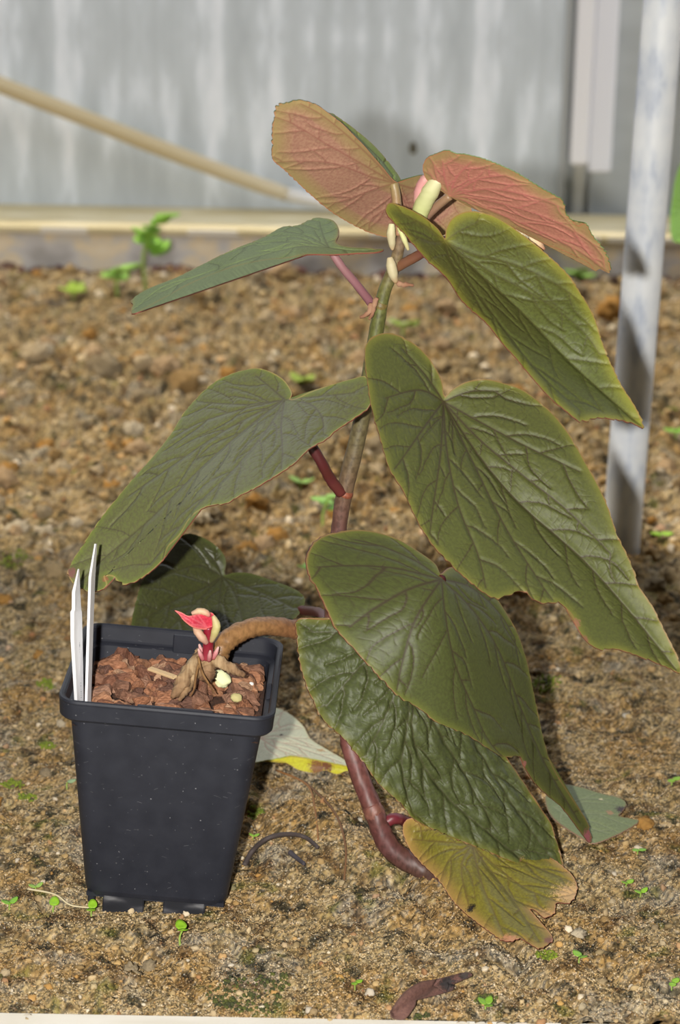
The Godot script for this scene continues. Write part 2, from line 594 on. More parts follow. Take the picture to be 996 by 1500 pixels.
func leaf(parent: Node, called: String, s: Dictionary) -> MeshInstance3D:
	var look := GREEN.duplicate()
	for k in s.get("look", {}): look[k] = s.look[k]
	var sh := sheet(s.ctrl)
	var foot: Vector2 = s.foot
	var shape := even(smooth2(pairs(s.outline), 8, true), 300)
	# the crease along the midrib
	var crease := smooth2(pairs([foot.x, foot.y] + s.get("crease", [foot.x, foot.y + 1.0])), 4, false)
	var sunk: float = s.get("sunk", 0.0)
	var reach: float = s.get("reach", 50.0)
	var P := func(v: Vector2) -> Vector3:
		var z := sh.value(v.x, v.y)
		if sunk != 0.0:
			var near := 1e9
			for i in crease.size() - 1: near = minf(near, v.distance_squared_to(Geometry2D.get_closest_point_to_segment(v, crease[i], crease[i + 1])))
			z += sunk * exp(-sqrt(near + 4.0) / reach)
		return at(v.x, v.y, z)
	var o3: Vector3 = P.call(foot)
	var ring3 := PackedVector3Array()
	for v in shape: ring3.append(P.call(v))
	# the leaf's own axes: y from the stalk to the tip, n out of the face that is seen
	var n := Vector3.ZERO
	for i in ring3.size(): n += (ring3[i] - o3).cross(ring3[(i + 1) % ring3.size()] - o3)
	n = n.normalized()
	if n.dot(EYE - o3) < 0.0: n = -n
	var tip: Vector3 = P.call(s.tip)
	var ay := (tip - o3).normalized()
	n = (n - ay * n.dot(ay)).normalized()
	var ax := ay.cross(n)
	var flat := func(v: Vector2) -> Vector2:
		var q: Vector3 = P.call(v)
		return Vector2((q - o3).dot(ax), (q - o3).dot(ay))
	# fine irregular teeth along the margin
	var lo := Vector2.INF
	var hi := -Vector2.INF
	var edge2 := PackedVector2Array()
	for v in shape:
		var q: Vector2 = flat.call(v)
		edge2.append(q)
		lo = lo.min(q)
		hi = hi.max(q)
	lo -= Vector2.ONE * 0.003
	hi += Vector2.ONE * 0.003
	var texel := 0.00034
	var tw := int((hi.x - lo.x) / texel)
	var th := int((hi.y - lo.y) / texel)
	var to_tex := func(q: Vector2) -> Vector2: return (q - lo) / texel
	var edge_t := PackedVector2Array()
	for q in edge2: edge_t.append(to_tex.call(q))
	var hv := PackedFloat32Array(); hv.resize(tw * th); hv.fill(40.0)
	var ev := PackedFloat32Array(); ev.resize(tw * th); ev.fill(40.0)
	var tv := PackedFloat32Array(); tv.resize(tw * th); tv.fill(40.0)
	for i in edge_t.size(): stamp(ev, tw, th, edge_t[i], edge_t[(i + 1) % edge_t.size()], 1.0, 22)
	# veins: the main ones from the stalk, side veins, then the net between them
	var mains: Array[PackedVector2Array] = []
	for v in s.veins:
		var px := smooth2(pairs([foot.x, foot.y] + v), 8, false)
		var t := PackedVector2Array()
		for q in px: t.append(to_tex.call(flat.call(q)))
		mains.append(t)
		line2(hv, tw, th, t, 1.25, 0.6, 15)
	var r := RandomNumberGenerator.new()
	r.seed = hash(called + str(foot))
	var sides: Array[PackedVector2Array] = []
	for t in mains:
		var run := 0.0
		var next := 26.0
		var flip := 1.0
		for i in range(1, t.size()):
			run += t[i].distance_to(t[i - 1])
			if run < next: continue
			next = run + r.randf_range(20.0, 34.0)
			flip = -flip
			var head := (t[i] - t[i - 1]).normalized()
			var dir := head.rotated(flip * r.randf_range(0.75, 1.0))
			var p := t[i]
			var line := PackedVector2Array([p])
			for k in 34:
				dir = (dir + head * 0.045 + Vector2(r.randf_range(-1, 1), r.randf_range(-1, 1)) * 0.10).normalized()
				p += dir * 2.6
				if p.x < 1 or p.y < 1 or p.x > tw - 2 or p.y > th - 2: break
				var at_ := int(p.y) * tw + int(p.x)
				if k > 4 and hv[at_] < 2.6: break
				line.append(p)
				if ev[at_] < 3.0: break
			sides.append(line)
			line2(hv, tw, th, line, 0.8, 0.42, 9)
	for line in sides:
		var flip := 1.0
		for i in range(2, line.size(), 3):
			flip = -flip
			var head := (line[i] - line[i - 1]).normalized()
			var dir := head.rotated(flip * r.randf_range(0.9, 1.4))
			var p := line[i]
			var t := PackedVector2Array([p])
			for k in 9:
				dir = dir.rotated(r.randf_range(-0.3, 0.3))
				p += dir * 2.2
				if p.x < 1 or p.y < 1 or p.x > tw - 2 or p.y > th - 2: break
				if k > 2 and hv[int(p.y) * tw + int(p.x)] < 1.6: break
				t.append(p)
			line2(tv, tw, th, t, 0.6, 0.4, 6)
	# colour and relief
	var ca := lin(look.a[0], look.a[1], look.a[2])
	var cb := lin(look.b[0], look.b[1], look.b[2])
	var cv := lin(look.vein[0], look.vein[1], look.vein[2])
	var ce := lin(look.edge[0], look.edge[1], look.edge[2])
	var cr := lin(look.rim[0], look.rim[1], look.rim[2])
	var blot: Array = s.get("blotches", [])      # dry or scorched patches: [px, py, radius px, colour]
	var blots: Array = []
	for q in blot: blots.append([to_tex.call(flat.call(Vector2(q[0], q[1]))), float(q[2]) * 1.25, lin(q[3][0], q[3][1], q[3][2])])
	var rgb := PackedByteArray(); rgb.resize(tw * th * 3)
	var grey := PackedByteArray(); grey.resize(tw * th)
	var hh := PackedFloat32Array(); hh.resize(tw * th)
	var sign_: float = look.sign
	var ew: float = look.ew
	var cells: float = look.cells
	var cell_size: float = look.get("cell_size", 1.0)
	for y in th:
		for x in tw:
			var i := y * tw + x
			var d := hv[i]
			var dt := tv[i]
			var groove := exp(-d * d * 0.035)
			var fine := exp(-dt * dt * 0.25)
			var net := -0.55 - n_cell.get_noise_2d(x * cell_size, y * cell_size * 0.7)
			var nz := n_patch.get_noise_2d(x * 0.013 + foot.x, y * 0.013)
			var nf := n_fine.get_noise_2d(x * 0.0032, y * 0.0032 + foot.y)
			var hgt := 1.0 - 0.85 * groove - 0.28 * fine + cells * 0.30 * net + 0.06 * nf
			hh[i] = hgt
			grey[i] = clampi(int(255 * (0.5 + sign_ * 0.42 * (hgt - 0.7))), 0, 255)
			var c := ca.lerp(cb, clampf(0.5 + nz * 1.2 + nf * 0.5 + r.randf_range(-0.35, 0.35), 0, 1))
			var e := ev[i] + nf * 3.0
			c = c.lerp(ce, 0.75 * exp(-e * e / (ew * ew)))
			c = c.lerp(cv, float(look.vs) * clampf(exp(-d * d * 0.42) + 0.45 * exp(-dt * dt * 0.9), 0, 1))
			for q in blots:
				var bd: float = (Vector2(x, y) - (q[0] as Vector2)).length() / q[1] + nf * 0.8 + nz * 0.5
				if bd < 1.0: c = c.lerp(q[2], clampf((1.0 - bd) * 4.0, 0, 1))
			if ev[i] < 2.0: c = c.lerp(cr, 0.7 * (1.0 - ev[i] / 2.0))
			c = c.linear_to_srgb()
			rgb[i * 3] = clampi(int(c.r * 255), 0, 255); rgb[i * 3 + 1] = clampi(int(c.g * 255), 0, 255); rgb[i * 3 + 2] = clampi(int(c.b * 255), 0, 255)
	var m := mat(Color.WHITE, look.rough, 0.44)
	m.albedo_texture = ImageTexture.create_from_image(Image.create_from_data(tw, th, false, Image.FORMAT_RGB8, rgb))
	m.heightmap_enabled = true
	m.heightmap_texture = ImageTexture.create_from_image(Image.create_from_data(tw, th, false, Image.FORMAT_L8, grey))
	m.heightmap_scale = look.bump
	m.texture_repeat = false
	# the blade: rings of points from the stalk out to the margin, two faces and a rim
	var rows := 84
	var cols := shape.size()
	var pos := PackedVector3Array(); var uv := PackedVector2Array()
	pos.append(Vector3.ZERO)
	uv.append(to_tex.call(Vector2.ZERO) / Vector2(tw, th))
	var tooth := PackedFloat32Array()
	for j in cols: tooth.append(1.0 + 0.012 * n_fine.get_noise_2d(j * 0.011, foot.x) + 0.004 * sin(j * 1.9))
	for i in range(1, rows + 1):
		var f := pow(float(i) / rows, 0.9)
		for j in cols:
			var v := foot.lerp(shape[j], f * lerpf(1.0, tooth[j], f * f))
			var p: Vector3 = P.call(v)
			var q := Vector2((p - o3).dot(ax), (p - o3).dot(ay))
			var t: Vector2 = (q - lo) / texel
			var g := hh[clampi(int(t.y), 0, th - 1) * tw + clampi(int(t.x), 0, tw - 1)]
			pos.append(p - o3 + n * (sign_ * float(look.relief) * (g - 0.7)))
			uv.append(t / Vector2(tw, th))
	var front := PackedInt32Array()
	for j in cols:
		front.append_array([0, 1 + j, 1 + (j + 1) % cols])
	for i in range(1, rows):
		for j in cols:
			var a := 1 + (i - 1) * cols + j
			var b := 1 + (i - 1) * cols + (j + 1) % cols
			front.append_array([a, a + cols, b + cols, a, b + cols, b])
	var fn := (pos[front[1]] - pos[front[0]]).cross(pos[front[2]] - pos[front[0]])
	var area := Vector3.ZERO
	for k in range(0, front.size(), 3): area += (pos[front[k + 1]] - pos[front[k]]).cross(pos[front[k + 2]] - pos[front[k]])
	if area.dot(n) > 0.0:                     # front faces run clockwise
		for k in range(0, front.size(), 3):
			var t := front[k + 1]; front[k + 1] = front[k + 2]; front[k + 2] = t
	var back_pos := PackedVector3Array()
	for p in pos: back_pos.append(p - n * 0.0007)
	var back := PackedInt32Array()
	for k in range(0, front.size(), 3): back.append_array([front[k], front[k + 2], front[k + 1]])
	var base := 1 + (rows - 1) * cols
	var all := back_pos.duplicate()
	var rim_at := all.size()
	for j in cols:
		all.append(pos[base + j])
	for j in cols:
		var j2 := (j + 1) % cols
		back.append_array([rim_at + j, rim_at + j2, base + j2, rim_at + j, base + j2, base + j])
	var mesh := ArrayMesh.new()
	for part in [[pos, front, uv], [all, back, PackedVector2Array()]]:
		var arr := []
		arr.resize(Mesh.ARRAY_MAX)
		arr[Mesh.ARRAY_VERTEX] = part[0]
		arr[Mesh.ARRAY_INDEX] = part[1]
		if part[2].size(): arr[Mesh.ARRAY_TEX_UV] = part[2]
		var tmp := ArrayMesh.new()
		tmp.add_surface_from_arrays(Mesh.PRIMITIVE_TRIANGLES, arr)
		var st := SurfaceTool.new()
		st.create_from(tmp, 0)
		st.generate_normals()
		st.commit(mesh)
	mesh.surface_set_material(0, m)
	mesh.surface_set_material(1, mat(srgb(look.under[0], look.under[1], look.under[2]), 0.6))
	var o := obj(called, mesh, null, parent)
	o.position = o3 if parent == null else o3 - (parent as Node3D).position
	return o

func petiole(parent: Node3D, pts: Array, r0: float, r1: float, c0: Color, c1: Color, m: Material) -> MeshInstance3D:
	# a leaf stalk, in the axes of its leaf
	var base := parent.position
	var up: Node = parent.get_parent()
	if up != self: base += (up as Node3D).position
	var p: Array = []
	var radii: Array = []
	var cols: Array = []
	for i in pts.size():
		p.append((pts[i] as Vector3) - base)
		var t := float(i) / (pts.size() - 1)
		radii.append(lerpf(r0, r1, t))
		cols.append(c0.lerp(c1, t))
	return obj("petiole", tube(p, radii, cols, 12, 6, 0.1), m, parent)

# ---------------------------------------------------------------- the scene

func _ready() -> void:
	# camera, sky, sun, exposure
	var pitch := deg_to_rad(18.0)
	var roll := deg_to_rad(1.05)
	cam_f = Vector3(0, -sin(pitch), -cos(pitch))
	var up0 := Vector3(0, cos(pitch), -sin(pitch))
	cam_r = Vector3.RIGHT * cos(roll) + up0 * sin(roll)
	cam_u = up0 * cos(roll) - Vector3.RIGHT * sin(roll)
	var cam := Camera3D.new()
	cam.name = "camera"
	add_child(cam)
	cam.transform = Transform3D(Basis(cam_r, cam_u, -cam_f), EYE)
	var lens := CameraAttributesPhysical.new()
	lens.frustum_focal_length = 35.0 / (2.0 * 750.0 / FOCAL)
	lens.frustum_focus_distance = 1.24
	lens.exposure_aperture = 10.0
	lens.frustum_near = 0.05
	lens.frustum_far = 60.0
	cam.attributes = lens
	cam.fov = rad_to_deg(2.0 * atan(750.0 / FOCAL))
	cam.current = true
	var env := Environment.new()
	env.background_mode = Environment.BG_SKY
	var sky := Sky.new()
	var sm := ProceduralSkyMaterial.new()
	sm.sky_top_color = srgb(174, 176, 180)
	sm.sky_horizon_color = srgb(180, 180, 180)
	sm.ground_horizon_color = srgb(120, 112, 96)
	sm.ground_bottom_color = srgb(110, 100, 84)
	sm.sun_angle_max = 0.0
	sky.sky_material = sm
	env.sky = sky
	env.background_energy_multiplier = 3.5
	env.tonemap_mode = Environment.TONE_MAPPER_LINEAR
	env.tonemap_exposure = 1.0
	env.sdfgi_enabled = true
	env.ssao_enabled = true
	env.ssil_enabled = true
	var we := WorldEnvironment.new()
	we.name = "world"
	we.environment = env
	add_child(we)
	# sunlight from high on the left, which reaches only the back of the bed beyond the added roof
	var sun := DirectionalLight3D.new()
	sun.name = "sun"
	add_child(sun)
	sun.look_at_from_position(Vector3.ZERO, Vector3(0.5, -0.82, 0.13), Vector3.UP)
	sun.light_color = Color(1.0, 0.94, 0.83)
	sun.light_energy = 0.95
	sun.light_angular_distance = 1.5
	sun.shadow_enabled = true
	# the photographer's flash, held upright left of the lens
	var flash := SpotLight3D.new()
	flash.name = "camera_flash"
	add_child(flash)
	flash.look_at_from_position(EYE - cam_r * 0.063 + cam_u * 0.010, EYE + cam_f * 1.4, Vector3.UP)
	flash.light_color = Color(1.0, 0.985, 0.96)
	flash.light_energy = 2.55
	flash.light_size = 0.004
	flash.spot_range = 12.0
	flash.spot_angle = 50.0
	flash.spot_attenuation = 2.0
	flash.spot_angle_attenuation = 0.3
	flash.shadow_enabled = true

	for a in [[n_big, 1, 3.2, 2], [n_mid, 2, 22.0, 3], [n_fine, 3, 130.0, 3], [n_patch, 4, 11.0, 3]]:
		var f: FastNoiseLite = a[0]
		f.seed = a[1]; f.noise_type = FastNoiseLite.TYPE_SIMPLEX_SMOOTH; f.frequency = a[2]; f.fractal_octaves = a[3]
	for a in [[n_clod, 6, 34.0], [n_lump, 7, 120.0], [n_cell, 8, 0.11]]:
		var f: FastNoiseLite = a[0]
		f.seed = a[1]; f.noise_type = FastNoiseLite.TYPE_CELLULAR; f.frequency = a[2]
		f.cellular_return_type = FastNoiseLite.RETURN_DISTANCE; f.fractal_type = FastNoiseLite.FRACTAL_NONE
	speckle = make_speckle()

	var bed := build_soil()
	build_back()
	build_shade_shell()
	build_pot()
	build_begonia()
	build_loose_leaves()
	build_small_plants()
	grit(bed)
	litter(bed)

func build_shade_shell() -> void:
	# unseen roof and walls, added to keep daylight off the plant; daylight comes in beyond it, over the back of the bed
	var wash := mat(srgb(150, 148, 142), 0.9)
	for e in [["added_ceiling", "unseen roof added to shade the front of the bay", Vector3(-1.7, 1.55, -2.0), Vector3(1.7, 1.63, 1.4)],
			["added_wall_left", "unseen wall added on the left to shade the front of the bay", Vector3(-1.7, -0.05, -2.0), Vector3(-1.6, 1.55, 1.4)],
			["added_wall_right", "unseen wall added on the right to shade the front of the bay", Vector3(1.6, -0.05, -2.0), Vector3(1.7, 1.55, 1.4)],
			["added_wall_front", "unseen wall added behind the photographer to shade the front of the bay", Vector3(-1.7, -0.05, 1.4), Vector3(1.7, 1.63, 1.5)]]:
		tag(obj(e[0], box_mesh(e[2], e[3]), wash, null), e[1], "wall", "", "structure")

func build_back() -> void:
	# the weathered sheet behind the bed, its glazing bars and the timber ledge below
	var wall := Node3D.new()
	wall.name = "wall_back"
	add_child(wall)
	tag(wall, "grey weathered greenhouse sheeting behind the bed", "wall", "", "structure")
	var sheet_m := mat(Color.WHITE, 0.7, 0.4)
	sheet_m.albedo_texture = noise_tex(512, 0.02, [[0.0, srgb(190, 198, 204)], [0.40, srgb(202, 210, 216)], [0.60, srgb(208, 216, 223)], [0.74, srgb(222, 230, 238)], [1.0, srgb(238, 244, 252)]], Vector2(1.0, 0.22), 21, 5)
	sheet_m.uv1_triplanar = true
	sheet_m.uv1_scale = Vector3.ONE * 1.7
	var edge := at(826, 200, 3.11)
	obj("weathered_sheet", box_mesh(Vector3(-2.2, -0.05, -3.14), Vector3(edge.x - 0.004, 0.9, -3.117)), sheet_m, wall)
	var grey_m := mat(srgb(190, 196, 198), 0.7)
	grey_m.albedo_texture = noise_tex(256, 0.03, [[0.0, srgb(225, 225, 225)], [1.0, srgb(255, 255, 255)]], Vector2(0.6, 1.0), 23, 3)
	grey_m.uv1_triplanar = true
	obj("rear_sheet", box_mesh(Vector3(edge.x - 0.004, -0.05, -3.17), Vector3(2.2, 0.9, -3.142)), grey_m, wall)
	obj("sheet_edge", box_mesh(Vector3(edge.x - 0.005, -0.02, -3.142), Vector3(edge.x + 0.004, 0.9, -3.112), 0.001), mat(srgb(160, 163, 163), 0.6), wall)
	var white := mat(srgb(236, 236, 240), 0.55)  # sunlit upper part of the bars, cut off where the shade begins
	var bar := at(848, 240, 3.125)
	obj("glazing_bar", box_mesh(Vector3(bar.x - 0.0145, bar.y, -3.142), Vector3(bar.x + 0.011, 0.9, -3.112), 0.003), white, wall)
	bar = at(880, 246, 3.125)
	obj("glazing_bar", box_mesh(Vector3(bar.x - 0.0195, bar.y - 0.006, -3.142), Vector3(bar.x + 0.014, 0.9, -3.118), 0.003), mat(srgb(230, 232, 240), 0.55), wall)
	var strip := mat(srgb(160, 162, 160), 0.7)  # grey tones paint the shade on the lower part of the white bars
	obj("shaded_bar", box_mesh(Vector3(at(839, 300, 3.12).x, -0.02, -3.142), Vector3(at(856, 300, 3.12).x, bar.y + 0.02, -3.132), 0.001), mat(srgb(190, 191, 187), 0.7), wall)
	obj("shaded_bar", box_mesh(Vector3(at(862, 300, 3.12).x, -0.02, -3.142), Vector3(at(866, 300, 3.12).x, bar.y + 0.02, -3.130), 0.001), strip, wall)
	var spot := at(605, 217, 3.117)
	var sp := obj("dirt_spot", stone(301, 1, 0.3, true), mat(srgb(104, 100, 84), 0.9), wall)
	sp.transform = Transform3D(Basis().scaled(Vector3(0.006, 0.011, 0.002)), spot)

	var ledge := Node3D.new()
	ledge.name = "trim_1"
	add_child(ledge)
	tag(ledge, "pale timber ledge along the back of the bed", "ledge", "", "structure")
	var face := mat(Color.WHITE, 0.9)
	face.albedo_texture = noise_tex(256, 0.022, [[0.0, srgb(172, 168, 164)], [0.4, srgb(200, 197, 194)], [0.6, srgb(210, 205, 197)], [0.8, srgb(228, 212, 182)], [1.0, srgb(234, 220, 194)]], Vector2(0.7, 1.0), 31, 4)
	face.uv1_triplanar = true
	face.uv1_scale = Vector3.ONE * 3.0
	obj("kerb", box_mesh(Vector3(-2.2, -0.06, -3.14), Vector3(2.2, 0.041, -2.955), 0.002), face, ledge)
	var board := mat(Color.WHITE, 0.75)
	board.albedo_texture = noise_tex(256, 0.02, [[0.0, srgb(186, 172, 132)], [0.5, srgb(206, 192, 152)], [0.75, srgb(216, 204, 168)], [1.0, srgb(234, 228, 208)]], Vector2(0.3, 1.2), 33, 4)
	board.uv1_triplanar = true
	board.uv1_scale = Vector3.ONE * 2.2
	obj("board", box_mesh(Vector3(-2.2, 0.041, -3.117), Vector3(2.2, 0.0512, -2.95), 0.002), board, ledge)
	var chip := mat(srgb(222, 216, 202), 0.8)
	rng.seed = 12
	for k in 9:
		var x := -0.75 + 0.19 * k + rng.randf_range(-0.05, 0.05)
		var l := rng.randf_range(0.05, 0.13)
		obj("paint_flake", box_mesh(Vector3(x, 0.0415 + rng.randf() * 0.002, -2.951), Vector3(x + l, 0.0508, -2.9485), 0.0008), chip, ledge)

	var front := Node3D.new()
	front.name = "trim_2"
	add_child(front)
	tag(front, "whitish board along the near edge of the bed", "board", "", "structure")
	var fb := mat(Color.WHITE, 0.7)
	fb.albedo_texture = noise_tex(256, 0.02, [[0.0, srgb(190, 178, 150)], [0.45, srgb(214, 206, 188)], [1.0, srgb(236, 231, 220)]], Vector2(0.3, 1.2), 35, 4)
	fb.uv1_triplanar = true
	fb.uv1_scale = Vector3.ONE * 3.0
	var near := at_height(300, 1487, 0.002)
	obj("edge_board", box_mesh(Vector3(-1.2, -0.1, near.z), Vector3(1.2, 0.002, near.z + 0.035), 0.0015), fb, front)

	var path := obj("path", box_mesh(Vector3(-1.6, -0.16, near.z + 0.036), Vector3(1.6, -0.1, 1.4)), mat(srgb(150, 146, 138), 0.9), null)
	tag(path, "concrete path in front of the bed", "path", "", "structure")

	# the galvanised post
	var lo := at_height(908, 812, 0.0)
	var hi := at(977, -60, -lo.z)
	hi = lo + (hi - lo) * 1.6
	var low := lo - (hi - lo).normalized() * 0.03
	var zinc := mat(Color.WHITE, 0.5, 0.5)
	zinc.albedo_texture = noise_tex(256, 0.03, [[0.0, srgb(176, 186, 204)], [0.35, srgb(216, 222, 230)], [0.6, srgb(230, 234, 238)], [1.0, srgb(240, 243, 244)]], Vector2(1.0, 0.35), 41, 4)
	zinc.uv1_triplanar = true
	zinc.uv1_scale = Vector3.ONE * 5.0
	var post := thing("support_post", "galvanised grey metal post standing in the soil right of the plant", "post", lo)
	obj("pipe", tube([low - lo, (hi - lo) * 0.3, (hi - lo) * 0.65, hi - lo], [0.0163, 0.0163, 0.0163, 0.0163], [Color.WHITE, Color.WHITE, Color.WHITE, Color.WHITE], 28, 3), zinc, post)
	var rust := vertex_mat(0.9)
	obj("soil_collar", tube([low - lo + Vector3(0, 0.012, 0), Vector3(0, 0.004, 0)], [0.0182, 0.0168], [lin(92, 80, 62), lin(120, 104, 82)], 20, 3, 0.2), rust, post)

	# the brown cane leaning across the sheeting
	var cane := thing("garden_cane", "tan cane leaning diagonally in front of the grey sheeting", "cane", at(545, 303, 3.095))
	var c0 := at(545, 303, 3.095)
	var a := at(-560, -98, 3.082)
	var b := at(210, 207, 3.088)
	var c := at(420, 285, 3.092)
	var tan_ := lin(198, 182, 146)
	obj("shaft", tube([a - c0, b - c0, c - c0], [0.0122, 0.0114, 0.0102], [tan_, tan_, lin(206, 194, 166)], 14, 8, 0.12), vertex_mat(0.75), cane)
	obj("pale_end", tube([c - c0, at(480, 297, 3.094) - c0, Vector3.ZERO], [0.0099, 0.0092, 0.0085], [lin(214, 210, 202), lin(226, 226, 228), lin(222, 222, 224)], 14, 6), vertex_mat(0.7), cane)

func rounded_ring(a: float, y: float, r: float, seg := 6) -> PackedVector3Array:
	var out := PackedVector3Array()
	for q in 4:
		var c := Vector2(a - r, a - r)
		for k in seg + 1:
			var t := PI / 2.0 * k / seg
			var v := (c + Vector2(cos(t), sin(t)) * r).rotated(PI / 2.0 * q)
			out.append(Vector3(v.x, y, v.y))
	return out

func loft(prof: Array) -> ArrayMesh:      # prof = [half width, height, corner radius], from outside bottom over the rim to the inside
	var st := new_st()
	for b in prof.size() - 1:
		var r0 := rounded_ring(prof[b][0], prof[b][1], prof[b][2])
		var r1 := rounded_ring(prof[b + 1][0], prof[b + 1][1], prof[b + 1][2])
		st.set_smooth_group(b)
		for k in r0.size():
			var k2 := (k + 1) % r0.size()
			quad(st, r0[k], r0[k2], r1[k2], r1[k])
	return done(st)

func build_pot() -> void:
	var frame := Transform3D(Basis.from_euler(Vector3(deg_to_rad(0.3), deg_to_rad(-0.9), 0), EULER_ORDER_YXZ) * Basis(Vector3.BACK, deg_to_rad(-4.0)), Vector3(-0.102, 0, -1.163))
	var pot := thing("plant_pot", "square black plastic plant pot filled with bark", "pot")
	pot.transform = frame
	var black := mat(Color.WHITE, 0.5, 0.4)
	black.albedo_texture = pot_texture()
	black.uv1_triplanar = true
	black.uv1_scale = Vector3.ONE * 8.0
	black.uv1_triplanar_sharpness = 8.0
	obj("body", loft([[0.0385, 0.006, 0.006], [0.0402, 0.0075, 0.0085], [0.0412, 0.0105, 0.0095], [0.0535, 0.1225, 0.0095]]), black, pot)
	obj("rim", loft([[0.0535, 0.1215, 0.0095], [0.0578, 0.1222, 0.011], [0.0592, 0.1238, 0.012], [0.0597, 0.1325, 0.012], [0.0600, 0.1336, 0.012], [0.0597, 0.1348, 0.012], [0.0585, 0.1352, 0.011], [0.0572, 0.1345, 0.010]]), black, pot)
	obj("inner_wall", loft([[0.0572, 0.1345, 0.010], [0.0564, 0.1335, 0.010], [0.0556, 0.1262, 0.009], [0.0556, 0.1250, 0.009], [0.0538, 0.1242, 0.009], [0.0528, 0.1235, 0.009], [0.0405, 0.012, 0.009]]), black, pot)
	var st := new_st()
	box(st, Vector3(-0.0395, 0.006, -0.0395), Vector3(0.0395, 0.0085, 0.0395))
	obj("base_plate", done(st), black, pot)
	var dusty := noise_tex(128, 0.03, [[0.0, srgb(32, 33, 37)], [0.55, srgb(40, 41, 46)], [0.75, srgb(62, 62, 66)], [1.0, srgb(108, 108, 110)]], Vector2(0.5, 1.4), 81, 4)
	for q in 4:
		var worn := mat(Color.WHITE, 0.75, 0.3)
		worn.albedo_texture = dusty
		worn.uv1_triplanar = true
		worn.uv1_scale = Vector3.ONE * 12.0
		for s in [[-0.0300, -0.0062], [0.0048, 0.0290]]:
			var f := obj("foot", box_mesh(Vector3(s[0], -0.004, 0.0355), Vector3(s[1], 0.0095, 0.0398), 0.0008), worn, pot)
			f.rotation.y = PI / 2.0 * q
	for e in [[-0.006, 0.030, -0.0553], [-0.016, 0.026, 0.0553]]:   # thickened grips inside the rim
		obj("rim_grip", box_mesh(Vector3(e[0], 0.1225, minf(e[2], e[2] - signf(e[2]) * 0.003)), Vector3(e[1], 0.1338, maxf(e[2], e[2] - signf(e[2]) * 0.003)), 0.0006), black, pot)
	for s in [-1.0, 1.0]:
		obj("rim_rib", box_mesh(Vector3(s * 0.0545 - 0.0015, 0.1235, 0.006), Vector3(s * 0.0545 + 0.0015, 0.1335, 0.0085), 0.0004), black, pot)

	# the filling: a bed of coarse bark
	var fill := thing("bark_mulch", "reddish brown bark chips filling the black pot", "bark mulch")
	fill.transform = frame
	var n := 36
	st = new_st()
	st.set_smooth_group(0)
	var hs: Array = []
	for i in n + 1:
		var row: Array[Vector3] = []
		for j in n + 1:
			var x := lerpf(-0.0516, 0.0516, float(j) / n)
			var z := lerpf(-0.0516, 0.0516, float(i) / n)
			row.append(Vector3(x, mulch(x, z), z))
		hs.append(row)
	for i in n:
		for j in n:
			quad(st, hs[i][j], hs[i][j + 1], hs[i + 1][j + 1], hs[i + 1][j])
	var dirt := mat(srgb(84, 56, 42), 0.95)
	dirt.albedo_texture = speckle
	dirt.uv1_triplanar = true
	dirt.uv1_scale = Vector3.ONE * 6.0
	obj("potting_mix", done(st), dirt, fill)
	var kinds: Array[ArrayMesh] = []
	for k in 9: kinds.append(flake(k + 3))
	var mats: Array[StandardMaterial3D] = []
	var grain := noise_tex(256, 0.03, [[0.0, srgb(150, 140, 135)], [0.5, srgb(215, 210, 205)], [1.0, srgb(255, 255, 255)]], Vector2(0.35, 1.6), 51, 4)
	for c in [[162, 114, 86], [178, 128, 98], [142, 100, 80], [118, 88, 76], [188, 140, 108], [170, 132, 110], [150, 112, 92], [198, 160, 130]]:
		var m := mat(srgb(c[0], c[1], c[2]), 0.9, 0.3)
		m.albedo_texture = grain
		m.uv1_triplanar = true
		m.uv1_scale = Vector3.ONE * 1.6
		mats.append(m)
	rng.seed = 9
	for k in 290:
		var x := rng.randf_range(-0.052, 0.052)
		var z := rng.randf_range(-0.052, 0.052)
		var s := rng.randf_range(0.011, 0.023) * (1.0 if k < 150 else 0.6)
		var o := obj("bark_chip", kinds[rng.randi() % kinds.size()], mats[rng.randi() % mats.size()], fill)
		var lim := 0.0515 - s * 0.5
		x = clampf(x, -lim, lim)
		z = clampf(z, -lim, lim)
		o.transform = Transform3D(Basis.from_euler(Vector3(rng.randf_range(-0.55, 0.7), rng.randf() * TAU, rng.randf_range(-0.5, 0.5))).scaled(Vector3(s, s, s)), Vector3(x, mulch(x, z) + s * 0.16 + 0.0006, z))
	var straw := mat(srgb(206, 176, 132), 0.8)
	for e in [[0.002, 0.038, 0.024, -0.25, 0.0023], [-0.008, -0.012, 0.022, -0.7, 0.0038]]:
		var sl := obj("wood_splinter", box_mesh(Vector3(-e[2] / 2.0, 0, -e[4] / 2.0), Vector3(e[2] / 2.0, 0.0016, e[4] / 2.0), 0.0004), straw, fill)
		sl.transform = Transform3D(Basis.from_euler(Vector3(0.15, e[3], 0.08)), Vector3(e[0], mulch(e[0], e[1]) + 0.0065, e[1]))

	# pale stones on the bark
	for e in [[324, 994, 0.0058, [222, 224, 176], "large pale yellow stone on the bark beside the plant crown"], [346, 1022, 0.0036, [182, 172, 118], "small olive stone on the bark near the front rim"], [368, 1002, 0.0016, [226, 222, 216], "tiny white stone on the bark near the right rim"]]:
		var p := at_height(e[0], e[1], 0.0)
		for i in 6:
			var q := frame.affine_inverse() * p
			q.y = mulch(q.x, q.z) + 0.0095
			p = at_height(e[0], e[1], (frame * q).y)
		var o := obj("pale_stone", stone(int(e[0]), 2, 0.22, true), mat(srgb(e[3][0], e[3][1], e[3][2]), 0.8), null)
		o.transform = Transform3D(Basis.from_euler(Vector3(0.5, 0.4, -0.3)).scaled(Vector3(float(e[2]) * 1.15, e[2], float(e[2]) * 0.8)), p)
		tag(o, e[4], "stone")

